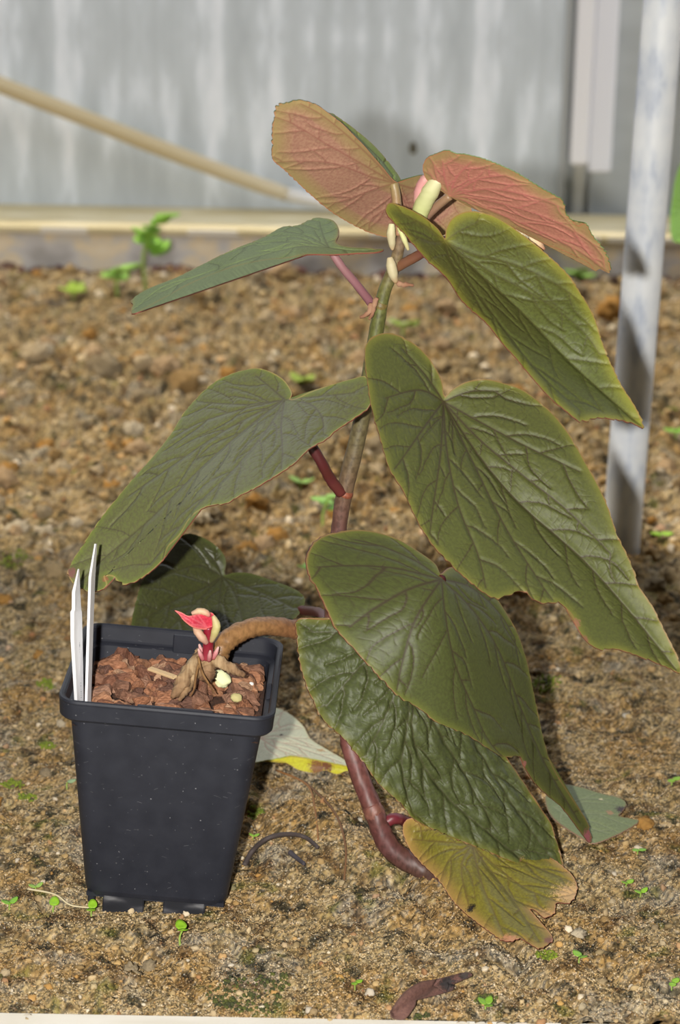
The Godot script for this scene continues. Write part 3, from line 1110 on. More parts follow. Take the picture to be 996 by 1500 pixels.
	# two plastic plant labels
	plant_label("white plastic plant label with writing, shorter and nearer the pot corner", [[109, 113.2, 122.2, 1046], [109, 113, 122.5, 1025], [103.5, 108.5, 121, 936], [103.2, 108.5, 120, 897], [105.3, 110, 119, 893], [105.5, 110, 117.6, 868], [114.2, 115.2, 116.3, 834]], 1.113, true)
	plant_label("taller white plastic plant label standing inside the pot edge", [[124, 127.6, 133, 1046], [124.5, 128, 133.5, 1025], [127.6, 131.2, 136.8, 919], [130, 133.4, 139.6, 846], [138.6, 140.3, 142.2, 797]], 1.119, false)

func plant_label(label: String, rows: Array, away: float, writing: bool) -> void:
	var foot := at(rows[0][1], rows[0][3], away)
	var o := thing("plant_label", label, "plant label", foot)
	var white := mat(srgb(244, 244, 246), 0.5)
	var front: Array = []
	for r in rows:
		var w := clampf((float(r[2]) - float(r[0])) / 12.0, 0.15, 1.0)
		front.append([at(r[0], r[3], away + 0.0015 * w) - foot, at(r[1], r[3], away) - foot, at(r[2], r[3], away + 0.0135 * w) - foot])
	var st := new_st()
	st.set_smooth_group(-1)
	var t := Vector3(-0.0002, 0, -0.0006)
	for i in front.size() - 1:
		var a: Array = front[i]
		var b: Array = front[i + 1]
		for k in 2:
			quad(st, a[k], b[k], b[k + 1], a[k + 1])
			quad(st, a[k + 1] + t, b[k + 1] + t, b[k] + t, a[k] + t)
		quad(st, a[0] + t, b[0] + t, b[0], a[0])
		quad(st, a[2], b[2], b[2] + t, a[2] + t)
	var last: Array = front[-1]
	quad(st, last[0], last[0] + t, last[1] + t, last[1])
	quad(st, last[1], last[1] + t, last[2] + t, last[2])
	obj("strip", done(st), white, o)
	if writing:
		var ink := new_st()
		ink.set_smooth_group(-1)
		rng.seed = 4
		var k := 0.0
		while k < 1.0:
			var a: Array = front[1]
			var b: Array = front[2]
			var f := 0.04 + 0.9 * k
			var c: Vector3 = (a[1] as Vector3).lerp(b[1], f).lerp((a[2] as Vector3).lerp(b[2], f), 0.62)
			var across: Vector3 = (((a[2] as Vector3) - a[1]).normalized()) * rng.randf_range(0.0003, 0.0009)
			var along := Vector3(0, rng.randf_range(0.00012, 0.0003), 0)
			var off := Vector3(0.0001, 0, 0.00012)
			quad(ink, c + off - across - along, c + off - across + along, c + off + across + along, c + off + across - along)
			k += rng.randf_range(0.02, 0.045)
		var w := obj("handwriting", done(ink), mat(srgb(120, 122, 130), 0.7), o)
		w.set_meta("label", "faint grey handwriting")

func mulch(x: float, z: float) -> float:
	return 0.1165 + 0.003 * n_mid.get_noise_2d(x * 4.0 + 1.0, z * 4.0) + 0.004 * (1.0 - smoothstep(0.0, 0.03, Vector2(x - 0.012, z + 0.005).length())) - 0.002 * smoothstep(0.02, 0.05, -z)

func pot_texture() -> Texture2D:
	var n := 512
	var data := PackedByteArray()
	data.resize(n * n * 3)
	var f := FastNoiseLite.new()
	f.seed = 61; f.frequency = 0.012; f.fractal_octaves = 4
	for y in n:
		for x in n:
			var v := f.get_noise_2d(absf(x - 256.0), absf(y - 256.0))
			var g := 40.0 + 7.0 * v
			var i := (y * n + x) * 3
			data[i] = int(g - 2); data[i + 1] = int(g); data[i + 2] = int(g + 8)
	var im := Image.create_from_data(n, n, false, Image.FORMAT_RGB8, data)
	var r := RandomNumberGenerator.new()
	r.seed = 8
	for k in 230:      # dust and small scuffs
		var x := r.randi_range(2, n - 12)
		var y := r.randi_range(2, n - 8)
		var g := r.randf_range(0.28, 0.62)
		var c := Color(g, g, g * 1.02)
		if r.randf() < 0.72: im.fill_rect(Rect2i(x, y, r.randi_range(1, 3), r.randi_range(1, 3)), c.lerp(Color(0.2, 0.2, 0.22), 0.35))
		else:
			var dx := r.randf_range(-1, 1)
			for s in r.randi_range(4, 11): im.set_pixel(clampi(int(x + s), 0, n - 1), clampi(int(y + s * dx * 0.6), 0, n - 1), c.lerp(Color(0.2, 0.2, 0.22), 0.55))
	return ImageTexture.create_from_image(im)

func build_begonia() -> void:
	var root_at := at_height(624, 1282, 0.0)
	var plant := thing("begonia_plant", "angel-wing begonia with large green leaves and a leaning stem", "plant", root_at)
	var skin := vertex_mat(0.5)
	skin.albedo_texture = noise_tex(256, 0.06, [[0.0, srgb(190, 185, 180)], [0.5, srgb(235, 233, 230)], [0.7, srgb(255, 255, 255)], [1.0, srgb(255, 255, 255)]], Vector2(1.0, 0.6), 71, 3)
	skin.uv1_triplanar = true
	skin.uv1_scale = Vector3.ONE * 22.0
	var rel := func(pts: Array) -> Array:
		var out: Array = []
		for p in pts: out.append((p as Vector3) - root_at)
		return out
	var j := at(487, 928, 1.225)
	# the old woody stem from the pot to the joint
	var bark := [lin(126, 92, 58), lin(150, 112, 70), lin(158, 118, 74), lin(152, 112, 72), lin(140, 98, 66), lin(120, 80, 58)]
	var woody := obj("stem", tube(rel.call([at(318, 968, 1.165), at(326, 945, 1.170), at(350, 927, 1.178), at(388, 917, 1.190), at(430, 922, 1.205), j]), [0.0058, 0.0062, 0.0058, 0.0054, 0.0056, 0.0055], bark, 16, 8, 0.22), skin, plant)
	woody.set_meta("label", "tan woody stem arching over the pot rim")
	# the branch down to the soil, where it has rooted
	var red := lin(104, 62, 56)
	obj("stem", tube(rel.call([j, at(500, 1010, 1.212), at(515, 1100, 1.200), at(548, 1190, 1.182), at(572, 1243, 1.176), at(622, 1276, 1.172), at(650, 1296, 1.160)]), [0.0056, 0.0054, 0.0055, 0.0060, 0.0064, 0.0062, 0.0050], [lin(120, 84, 66), red, lin(122, 76, 70), red, lin(96, 60, 56), lin(92, 66, 58), lin(92, 70, 60)], 16, 8, 0.16), skin, plant).set_meta("label", "reddish brown stem bending down into the soil")
	obj("stem_node", tube(rel.call([at(544, 1180, 1.1835), at(548, 1190, 1.182), at(552, 1199, 1.181)]), [0.0059, 0.0064, 0.0060], [lin(122, 76, 66), lin(136, 90, 76), lin(118, 72, 64)], 14, 4, 0.1), skin, plant)
	# the upright stem
	var up_pts := [j, at(491, 850, 1.224), at(497, 770, 1.222), at(506, 715, 1.220), at(522, 650, 1.220), at(536, 580, 1.220), at(552, 480, 1.220), at(562, 430, 1.220), at(577, 392, 1.219), at(590, 345, 1.216), at(612, 312, 1.212)]
	obj("stem", tube(rel.call(up_pts), [0.0056, 0.0051, 0.0046, 0.0050, 0.0049, 0.0047, 0.0042, 0.0038, 0.0036, 0.0030, 0.0022], [lin(112, 76, 62), lin(106, 72, 64), lin(106, 74, 68), lin(112, 90, 70), lin(104, 94, 66), lin(100, 94, 60), lin(96, 100, 52), lin(104, 106, 56), lin(120, 108, 72), lin(128, 104, 84), lin(132, 112, 84)], 16, 8, 0.06), skin, plant).set_meta("label", "upright olive stem turning red near its foot")
	for e in [[505, 722, 1.220, 0.0053, [148, 86, 62]], [557, 447, 1.220, 0.0044, [120, 104, 56]], [579, 386, 1.219, 0.0040, [138, 128, 84]], [432, 922, 1.206, 0.0061, [150, 108, 76]]]:
		var p := at(e[0], e[1], e[2])
		var c := lin(e[4][0], e[4][1], e[4][2])
		obj("stem_node", tube(rel.call([p + Vector3(-0.0006, -0.0016, 0) if e[0] != 432 else p + Vector3(-0.002, 0, 0), p, p + Vector3(0.0006, 0.0018, 0) if e[0] != 432 else p + Vector3(0.002, 0, 0)]), [float(e[3]) * 0.94, e[3], float(e[3]) * 0.94], [c, c, c], 14, 4, 0.1), skin, plant)

	# ---- leaves (foot is where the stalk meets the blade)
	var stalk := vertex_mat(0.45)
	var wine := lin(80, 30, 32)
	var plum := lin(128, 84, 92)
	var pink := {"a": [164, 124, 104], "b": [148, 104, 90], "vein": [124, 68, 62], "vs": 0.5, "edge": [150, 136, 84], "ew": 26.0, "rim": [184, 104, 80], "under": [92, 112, 60], "rough": 0.55, "relief": 0.0004, "bump": 0.035, "sign": -1.0, "cells": 0.3}
	var lf := leaf(plant, "leaf", {"foot": Vector2(577, 268), "tip": Vector2(405, 190), "look": pink,
		"outline": [575, 262, 560, 244, 546, 228, 533, 213, 519, 199, 500, 180, 480, 165, 466, 155, 453, 150, 438, 147, 420, 151, 405, 156, 402, 172, 399, 190, 399, 212, 399, 233, 415, 248, 440, 272, 473, 301, 503, 322, 541, 341, 575, 350, 610, 356, 650, 345, 684, 318, 690, 302, 672, 280, 650, 264, 621, 257, 600, 262, 585, 267],
		"ctrl": [[577, 268, 1.222], [480, 165, 1.165], [405, 156, 1.150], [399, 230, 1.175], [440, 272, 1.20], [541, 341, 1.245], [500, 250, 1.195], [620, 258, 1.245], [690, 305, 1.262], [600, 355, 1.255]],
		"veins": [[546, 234, 510, 200, 470, 168, 440, 152], [540, 246, 480, 212, 430, 182, 404, 172], [540, 258, 490, 240, 440, 236, 402, 238], [540, 280, 500, 295, 470, 298], [570, 300, 545, 320, 540, 336], [600, 275, 640, 285, 680, 302], [590, 290, 600, 320, 605, 350]]})
	lf.set_meta("label", "upright leaf showing its pink underside at upper left")
	petiole(lf, [at(585, 345, 1.216), at(582, 310, 1.219), at(580, 285, 1.222), at(577, 269, 1.2235)], 0.0028, 0.0026, lin(150, 112, 84), lin(140, 124, 84), stalk)
	var fold := leaf(plant, "leaf_fold", {"foot": Vector2(540, 216), "tip": Vector2(480, 166), "look": {"a": [112, 132, 84], "b": [98, 118, 72], "edge": [120, 130, 70], "under": [170, 110, 86]},
		"outline": [577, 266, 560, 248, 546, 232, 533, 217, 519, 203, 500, 184, 480, 169, 486, 166, 502, 176, 518, 188, 534, 201, 548, 214, 561, 228, 573, 243, 586, 262, 582, 268],
		"ctrl": [[577, 266, 1.226], [519, 203, 1.193], [480, 168, 1.170], [534, 200, 1.205], [561, 228, 1.220], [586, 262, 1.236]],
		"veins": [[560, 236, 577, 258], [520, 196, 492, 172]]})
	fold.set_meta("label", "narrow green half folded behind the pink leaf")

	var rosy := pink.duplicate()
	rosy.merge({"a": [180, 122, 104], "b": [166, 106, 92], "vein": [190, 100, 104], "vs": 0.5, "ew": 22.0}, true)
	lf = leaf(plant, "leaf", {"foot": Vector2(659, 286), "tip": Vector2(893, 400), "look": rosy,
		"outline": [651, 283, 636, 273, 623, 261, 619, 244, 625, 232, 638, 226, 654, 221, 668, 226, 681, 227, 698, 231, 715, 236, 756, 254, 793, 277, 823, 294, 829, 314, 837, 323, 846, 331, 857, 328, 868, 347, 883, 364, 891, 381, 893, 400, 880, 394, 871, 397, 861, 384, 830, 369, 793, 355, 768, 342, 734, 324, 703, 310, 684, 302, 668, 293],
		"ctrl": [[659, 286, 1.200], [623, 245, 1.190], [680, 228, 1.165], [756, 254, 1.160], [823, 296, 1.168], [893, 400, 1.185], [793, 355, 1.205], [703, 310, 1.208], [770, 305, 1.178]],
		"veins": [[652, 262, 648, 235], [668, 260, 690, 236], [700, 262, 740, 256], [720, 276, 790, 290, 826, 305], [720, 294, 800, 318, 860, 350, 884, 376], [720, 308, 790, 338, 850, 368, 880, 390], [640, 268, 628, 250]]})
	lf.set_meta("label", "young leaf with rosy pink underside at upper right")
	petiole(lf, [at(604, 345, 1.216), at(620, 322, 1.212), at(640, 302, 1.206), at(659, 287, 1.2015)], 0.0027, 0.0024, lin(128, 92, 84), lin(140, 112, 84), stalk)

	lf = leaf(plant, "leaf", {"foot": Vector2(652, 352), "crease": [700, 398, 760, 452, 830, 525, 890, 580, 938, 622], "sunk": 0.012, "reach": 40.0, "tip": Vector2(942, 626), "look": {"a": [84, 92, 42], "b": [72, 77, 36], "vs": 0.4, "edge": [134, 134, 50], "ew": 12.0, "rough": 0.55, "relief": 0.0006, "bump": 0.06},
		"outline": [652, 349, 642, 336, 630, 325, 618, 316, 603, 308, 586, 301, 572, 297, 566, 302, 566, 313, 580, 329, 595, 345, 623, 378, 654, 407, 677, 441, 713, 474, 736, 503, 756, 525, 775, 548, 803, 580, 830, 603, 850, 617, 873, 613, 901, 614, 924, 619, 942, 626, 932, 599, 908, 560, 885, 509, 869, 462, 846, 423, 826, 396, 791, 364, 756, 337, 732, 321, 712, 313, 697, 310, 684, 310, 674, 313, 665, 318, 658, 326, 653, 338],
		"ctrl": [[652, 352, 1.180], [568, 300, 1.170], [623, 378, 1.160], [713, 474, 1.130], [803, 580, 1.108], [942, 626, 1.105], [869, 462, 1.160], [791, 364, 1.192], [690, 311, 1.200], [760, 440, 1.165], [850, 540, 1.135]],
		"veins": [[700, 398, 760, 452, 830, 525, 890, 580, 938, 622], [690, 370, 750, 385, 810, 412, 850, 440], [672, 338, 705, 322], [680, 400, 730, 470, 790, 545, 850, 600], [660, 380, 690, 425, 710, 460], [630, 352, 600, 340], [625, 330, 590, 312], [715, 395, 790, 435, 850, 480, 880, 520]]})
	lf.set_meta("label", "large glossy green leaf hanging in front of the metal post")
	petiole(lf, [at(582, 391, 1.219), at(600, 381, 1.212), at(624, 368, 1.206), at(652, 352, 1.1945)], 0.0030, 0.0026, lin(128, 92, 66), wine, stalk)

	lf = leaf(plant, "leaf", {"foot": Vector2(482, 362), "crease": [461, 357, 430, 362, 349, 381, 276, 409, 205, 447], "sunk": 0.004, "reach": 10.0, "tip": Vector2(194, 455), "look": {"a": [128, 146, 96], "b": [116, 132, 86], "rough": 0.75, "vs": 0.45, "edge": [146, 150, 84], "ew": 5.0, "relief": 0.0006},
		"outline": [493, 356, 496, 345, 496, 334, 491, 326, 485, 322, 467, 319, 453, 322, 437, 330, 417, 332, 405, 337, 381, 350, 341, 366, 300, 386, 260, 406, 220, 422, 196, 436, 194, 447, 194, 460, 212, 452, 232, 441, 254, 429, 276, 417, 313, 401, 349, 389, 389, 381, 421, 378, 453, 373, 493, 373, 521, 371, 549, 370, 562, 366, 541, 364, 510, 362],
		"ctrl": [[482, 362, 1.200], [560, 367, 1.196], [520, 370, 1.191], [493, 373, 1.186], [453, 373, 1.180], [421, 378, 1.176], [349, 389, 1.172], [276, 417, 1.172], [194, 455, 1.180], [430, 362, 1.181], [350, 380, 1.177], [260, 418, 1.177], [220, 422, 1.205], [300, 386, 1.225], [381, 350, 1.250], [440, 330, 1.268], [475, 320, 1.275], [496, 336, 1.250]],
		"veins": [[430, 362, 350, 384, 270, 412, 205, 446], [450, 345, 415, 338], [474, 345, 468, 324], [440, 354, 380, 356, 330, 372], [510, 366, 545, 367]]})
	lf.set_meta("label", "grey-green leaf held out level to the upper left")
	petiole(lf, [at(545, 446, 1.219), at(525, 420, 1.213), at(500, 390, 1.209), at(483, 364, 1.2085)], 0.0026, 0.0023, plum, lin(146, 108, 108), stalk)

	lf = leaf(plant, "leaf", {"foot": Vector2(417, 585), "crease": [370, 620, 300, 680, 220, 760, 150, 820, 120, 850], "sunk": 0.005, "reach": 50.0, "tip": Vector2(112, 850), "look": {"a": [100, 106, 62], "b": [92, 92, 62], "vein": [66, 50, 54], "vs": 0.55, "edge": [110, 122, 56], "ew": 8.0, "rim": [176, 150, 96], "relief": 0.0006, "bump": 0.06, "rough": 0.45},
		"outline": [424, 584, 428, 578, 425, 569, 415, 556, 399, 546, 381, 540, 363, 541, 339, 548, 316, 559, 296, 575, 271, 603, 251, 635, 226, 667, 198, 698, 173, 728, 145, 763, 120, 801, 101, 831, 102, 845, 112, 858, 128, 866, 148, 865, 157, 856, 153, 845, 160, 843, 168, 845, 178, 855, 195, 854, 216, 841, 238, 821, 246, 801, 263, 784, 281, 756, 306, 741, 331, 738, 352, 726, 376, 714, 412, 692, 431, 679, 454, 657, 477, 644, 491, 632, 517, 614, 540, 597, 548, 572, 536, 552, 517, 555, 488, 563, 457, 574, 438, 582, 428, 585],
		"ctrl": [[417, 585, 1.195], [536, 553, 1.180], [540, 596, 1.160], [431, 679, 1.125], [306, 741, 1.125], [216, 841, 1.145], [105, 840, 1.165], [173, 728, 1.185], [271, 603, 1.215], [381, 540, 1.225], [330, 650, 1.170]],
		"blotches": [[104, 840, 9, [120, 84, 76]], [155, 848, 5, [140, 92, 66]]],
		"veins": [[370, 620, 300, 680, 220, 760, 150, 820, 120, 850], [360, 592, 290, 588], [350, 600, 290, 620, 255, 640], [400, 570, 375, 550], [390, 630, 340, 690, 290, 738, 220, 826], [412, 620, 414, 660, 412, 686], [455, 592, 472, 612, 474, 636], [470, 580, 520, 575], [330, 630, 240, 690, 190, 725]]})
	lf.set_meta("label", "broad green leaf drooping to the left above the pot")
	petiole(lf, [at(500, 722, 1.217), at(484, 702, 1.212), at(470, 676, 1.205), at(448, 640, 1.202), at(417, 586, 1.2015)], 0.0034, 0.0030, lin(96, 46, 42), lin(64, 26, 28), stalk)

	lf = leaf(plant, "leaf", {"foot": Vector2(650, 587), "crease": [700, 664, 760, 735, 850, 815, 920, 892, 990, 980], "sunk": 0.014, "reach": 55.0, "tip": Vector2(997, 985), "look": {"a": [82, 87, 42], "b": [73, 77, 40], "vs": 0.85, "ew": 10.0, "edge": [110, 111, 48], "rough": 0.57, "relief": 0.0010, "bump": 0.08},
		"outline": [650, 577, 646, 556, 632, 530, 612, 508, 587, 493, 565, 488, 548, 493, 536, 505, 534, 528, 538, 558, 544, 598, 556, 640, 570, 687, 590, 718, 604, 749, 626, 788, 654, 821, 688, 852, 721, 876, 744, 873, 766, 866, 781, 878, 799, 884, 819, 884, 837, 900, 848, 924, 860, 941, 881, 953, 904, 951, 939, 963, 969, 974, 997, 985, 992, 962, 980, 938, 957, 891, 936, 859, 925, 827, 904, 783, 892, 748, 878, 715, 857, 677, 837, 642, 813, 610, 784, 584, 758, 568, 721, 557, 702, 556, 682, 560, 663, 570, 653, 580],
		"ctrl": [[650, 587, 1.165], [565, 489, 1.170], [538, 558, 1.145], [570, 687, 1.115], [654, 821, 1.085], [744, 873, 1.075], [860, 941, 1.065], [997, 985, 1.060], [925, 827, 1.100], [857, 677, 1.145], [760, 570, 1.180], [700, 660, 1.140], [800, 780, 1.110]],
		"blotches": [[844, 912, 6, [134, 96, 72]], [856, 936, 5, [120, 84, 62]], [770, 868, 4, [132, 104, 72]]],
		"veins": [[700, 664, 760, 735, 850, 815, 920, 892, 990, 980], [700, 615, 770, 652, 850, 690], [700, 640, 760, 690, 830, 745, 895, 810], [655, 660, 672, 740, 700, 810, 712, 860], [690, 670, 740, 770, 790, 850, 810, 878], [625, 620, 590, 670, 578, 686], [646, 660, 635, 740, 630, 780], [615, 570, 565, 582], [625, 550, 590, 510], [690, 572, 730, 572]]})
	lf.set_meta("label", "largest green leaf, hanging to the right below the middle")
	petiole(lf, [at(542, 550, 1.221), at(565, 570, 1.212), at(605, 584, 1.195), at(650, 588, 1.1815)], 0.0032, 0.0026, lin(112, 60, 50), wine, stalk)

	lf = leaf(plant, "leaf", {"foot": Vector2(647, 848), "tip": Vector2(865, 1236), "look": {"a": [74, 81, 40], "b": [66, 70, 37], "vs": 0.85, "edge": [98, 103, 44], "rim": [140, 104, 72], "relief": 0.0006, "bump": 0.05, "rough": 0.54},
		"outline": [645, 841, 637, 826, 613, 808, 583, 790, 553, 780, 522, 776, 492, 780, 471, 786, 456, 799, 449, 820, 452, 841, 465, 864, 477, 890, 492, 921, 510, 941, 534, 968, 562, 998, 586, 1022, 613, 1037, 640, 1058, 668, 1070, 695, 1083, 730, 1106, 750, 1108, 763, 1109, 769, 1125, 783, 1146, 804, 1167, 825, 1185, 846, 1213, 865, 1236, 863, 1213, 853, 1192, 825, 1150, 804, 1111, 790, 1055, 779, 1002, 770, 963, 758, 928, 745, 904, 724, 872, 700, 846, 675, 832, 660, 831, 651, 836],
		"ctrl": [[647, 848, 1.135], [522, 777, 1.165], [449, 825, 1.140], [510, 941, 1.105], [613, 1037, 1.100], [730, 1106, 1.125], [865, 1236, 1.198], [790, 1055, 1.175], [745, 904, 1.170], [690, 836, 1.165], [660, 950, 1.115]],
		"blotches": [[860, 1226, 12, [150, 84, 92]], [768, 1118, 5, [150, 96, 88]]],
		"veins": [[652, 895, 661, 947, 672, 985, 692, 1031, 722, 1092, 790, 1155], [600, 862, 550, 890, 512, 918], [610, 905, 590, 970, 582, 1010], [580, 832, 520, 828, 465, 830], [610, 822, 560, 800, 520, 790], [690, 890, 730, 950, 765, 1040, 800, 1120, 850, 1205], [690, 860, 730, 895, 755, 935]]})
	lf.set_meta("label", "dull green leaf in the lower middle, pointing down right to the soil")
	petiole(lf, [j + Vector3(0.001, 0.008, 0), at(520, 890, 1.21), at(590, 868, 1.175), at(647, 849, 1.1365)], 0.0034, 0.0028, lin(112, 60, 50), wine, stalk)

	lf = leaf(plant, "leaf", {"foot": Vector2(600, 905), "crease": [612, 980, 606, 1080, 650, 1160, 730, 1230, 804, 1286], "sunk": 0.004, "reach": 40.0, "tip": Vector2(807, 1290), "look": {"a": [74, 82, 44], "b": [64, 70, 40], "vs": 0.45, "edge": [104, 106, 42], "rim": [150, 92, 70], "relief": 0.0018, "bump": 0.10, "rough": 0.54, "cells": 3.4, "cell_size": 0.52},
		"outline": [590, 895, 560, 890, 520, 896, 480, 906, 447, 905, 434, 910, 434, 938, 438, 968, 447, 1001, 459, 1028, 471, 1052, 492, 1072, 507, 1087, 528, 1112, 556, 1150, 588, 1179, 604, 1199, 648, 1221, 691, 1238, 745, 1260, 778, 1276, 805, 1290, 818, 1282, 825, 1272, 818, 1241, 804, 1202, 783, 1171, 765, 1143, 748, 1118, 730, 1090, 710, 1050, 690, 1000, 660, 940, 630, 905, 612, 896],
		"ctrl": [[600, 905, 1.190], [436, 910, 1.185], [447, 1001, 1.165], [528, 1112, 1.145], [648, 1221, 1.145], [807, 1290, 1.160], [748, 1118, 1.190], [690, 1000, 1.195], [600, 1050, 1.150], [720, 1180, 1.160]],
		"blotches": [[765, 1262, 6, [150, 118, 80]]],
		"veins": [[612, 980, 606, 1080, 650, 1160, 730, 1230, 804, 1286], [560, 945, 520, 985, 478, 1035], [590, 985, 560, 1060, 535, 1110], [640, 980, 680, 1060, 740, 1160, 810, 1260], [600, 1040, 590, 1120, 605, 1190], [560, 920, 500, 925, 450, 925], [630, 1040, 680, 1130, 730, 1220]]})
	lf.set_meta("label", "shiny puckered dark green leaf beneath the lower middle leaf")
	petiole(lf, [j + Vector3(0.002, -0.010, 0), at(530, 940, 1.215), at(570, 915, 1.207), at(600, 906, 1.1965)], 0.0032, 0.0026, lin(112, 60, 50), wine, stalk)

	var g := func(px: float, py: float, h: float) -> Array: return [px, py, away_at_height(px, py, h)]
	lf = leaf(plant, "leaf", {"foot": Vector2(692, 1236), "crease": [734, 1291, 765, 1322, 780, 1337], "sunk": 0.007, "reach": 25.0, "tip": Vector2(800, 1384), "look": {"a": [122, 116, 40], "b": [104, 96, 36], "vein": [84, 62, 40], "vs": 0.6, "edge": [168, 132, 74], "ew": 12.0, "rim": [190, 136, 104], "rough": 0.5, "bump": 0.07},
		"outline": [680, 1212, 640, 1203, 612, 1199, 596, 1201, 590, 1216, 600, 1244, 622, 1269, 644, 1291, 663, 1319, 684, 1340, 709, 1359, 731, 1375, 747, 1379, 762, 1375, 778, 1384, 790, 1390, 803, 1384, 809, 1372, 790, 1349, 776, 1333, 784, 1334, 797, 1344, 812, 1337, 815, 1323, 834, 1323, 843, 1312, 845, 1297, 837, 1281, 815, 1262, 780, 1240, 740, 1222, 705, 1215],
		"ctrl": [g.call(692, 1236, 0.030), g.call(596, 1202, 0.030), g.call(600, 1244, 0.016), g.call(663, 1319, 0.008), g.call(747, 1379, 0.009), g.call(800, 1386, 0.008), g.call(843, 1305, 0.010), g.call(815, 1262, 0.014), g.call(740, 1222, 0.026), g.call(740, 1300, 0.016), g.call(640, 1203, 0.034), g.call(690, 1300, 0.020)],
		"blotches": [[838, 1310, 26, [196, 160, 112]], [802, 1340, 16, [178, 140, 92]], [808, 1378, 10, [118, 78, 62]], [690, 1330, 6, [28, 22, 16]], [745, 1376, 12, [186, 132, 96]], [822, 1326, 6, [110, 76, 58]]],
		"veins": [[660, 1255, 645, 1290], [676, 1270, 688, 1330], [705, 1290, 730, 1350, 740, 1374], [715, 1270, 750, 1315, 790, 1378], [720, 1262, 770, 1300, 820, 1320], [650, 1232, 605, 1228], [740, 1250, 800, 1275, 836, 1290]]})
	lf.set_meta("label", "lowest leaf, yellowing with dry tan edges, resting on the soil")
	petiole(lf, [at(566, 1204, 1.182), at(580, 1199, 1.184), at(600, 1206, 1.197), at(645, 1226, 1.192), at(692, 1242, 1.166)], 0.0036, 0.0028, lin(112, 40, 50), wine, stalk)

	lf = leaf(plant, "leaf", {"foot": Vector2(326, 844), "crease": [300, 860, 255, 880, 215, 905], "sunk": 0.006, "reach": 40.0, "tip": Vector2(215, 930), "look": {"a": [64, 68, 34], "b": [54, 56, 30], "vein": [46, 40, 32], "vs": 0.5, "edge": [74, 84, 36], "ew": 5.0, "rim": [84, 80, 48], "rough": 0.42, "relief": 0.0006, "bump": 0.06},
		"outline": [329, 838, 331, 827, 329, 815, 320, 803, 302, 790, 279, 782, 262, 787, 247, 800, 226, 824, 208, 852, 200, 878, 193, 910, 196, 930, 212, 945, 250, 955, 300, 958, 350, 950, 390, 935, 415, 920, 433, 905, 443, 892, 447, 881, 442, 870, 425, 860, 395, 849, 366, 840, 343, 839, 332, 842],
		"ctrl": [[326, 844, 1.330], [279, 782, 1.345], [208, 852, 1.305], [193, 915, 1.285], [300, 958, 1.275], [415, 920, 1.285], [447, 881, 1.300], [395, 849, 1.325], [300, 890, 1.310]],
		"veins": [[300, 860, 255, 880, 215, 905], [310, 835, 285, 828, 225, 850], [318, 825, 300, 805], [322, 880, 318, 930], [345, 870, 360, 925], [370, 862, 410, 880, 430, 890], [290, 880, 240, 930]]})
	lf.set_meta("label", "dark shaded leaf standing behind the pot")
	petiole(lf, [j + Vector3(-0.003, 0.004, -0.003), at(468, 898, 1.258), at(440, 893, 1.30), at(380, 872, 1.336), at(326, 846, 1.3385)], 0.0034, 0.0028, lin(84, 36, 34), wine, stalk)

	# stipules, papery scales and the bud at the top
	var cream := vertex_mat(0.6)
	var scale_ := func(called: String, pts: Array, radii: Array, cols: Array, flatten := 1.0) -> void:
		obj(called, tube(rel.call(pts), radii, cols, 12, 6, 0.12), cream, plant)
	var ivory := lin(184, 174, 138)
	scale_.call("stipule", [at(571, 377, 1.212), at(573, 388, 1.211), at(576, 402, 1.211), at(580, 414, 1.212)], [0.0015, 0.0030, 0.0028, 0.0010], [lin(190, 176, 140), ivory, ivory, lin(176, 140, 100)])
	scale_.call("stipule", [at(574, 328, 1.212), at(573, 342, 1.211), at(574, 356, 1.212), at(575, 366, 1.213)], [0.0016, 0.0026, 0.0022, 0.0008], [lin(206, 206, 160), ivory, ivory, lin(180, 150, 110)])
	scale_.call("stipule", [at(584, 332, 1.210), at(592, 350, 1.210), at(598, 366, 1.212)], [0.0012, 0.0016, 0.0008], [lin(186, 190, 120), lin(196, 196, 140), lin(190, 176, 130)])
	scale_.call("bud", [at(614, 316, 1.206), at(620, 300, 1.204), at(632, 278, 1.200), at(642, 262, 1.197)], [0.0046, 0.0050, 0.0050, 0.0032], [lin(166, 172, 108), lin(184, 188, 130), lin(190, 190, 140), lin(196, 192, 152)])
	scale_.call("bud_scale", [at(612, 302, 1.207), at(614, 282, 1.204), at(622, 264, 1.202), at(634, 258, 1.200)], [0.0022, 0.0030, 0.0030, 0.0012], [lin(186, 150, 130), lin(196, 140, 136), lin(190, 134, 130), lin(200, 170, 150)])
	var paper := vertex_mat(0.9)
	for e in [[[580, 412], [586, 416], [596, 417], [606, 418]], [[544, 444], [541, 456], [535, 462], [527, 465]], [[552, 436], [548, 446], [545, 460], [540, 468]]]:
		var pts: Array = []
		for q in e: pts.append(at(q[0], q[1], 1.214))
		obj("papery_scale", tube(rel.call(pts), [0.0013, 0.0017, 0.0012, 0.0006], [lin(142, 104, 80), lin(158, 122, 96), lin(138, 98, 74), lin(126, 88, 66)], 7, 4, 0.7), paper, plant)
	obj("papery_scale", tube(rel.call([at(776, 346, 1.216), at(788, 356, 1.215), at(796, 366, 1.215)]), [0.0022, 0.0028, 0.0014], [lin(214, 198, 160), lin(204, 176, 140), lin(170, 110, 84)], 8, 4, 0.4), paper, plant)

	# the crown in the pot: old leaf bases, roots, and the red shoot
	var straw := vertex_mat(0.85)
	straw.albedo_texture = noise_tex(256, 0.05, [[0.0, srgb(120, 100, 84)], [0.4, srgb(205, 195, 180)], [1.0, srgb(255, 255, 250)]], Vector2(1.6, 0.3), 73, 4)
	straw.uv1_triplanar = true
	straw.uv1_scale = Vector3.ONE * 14.0
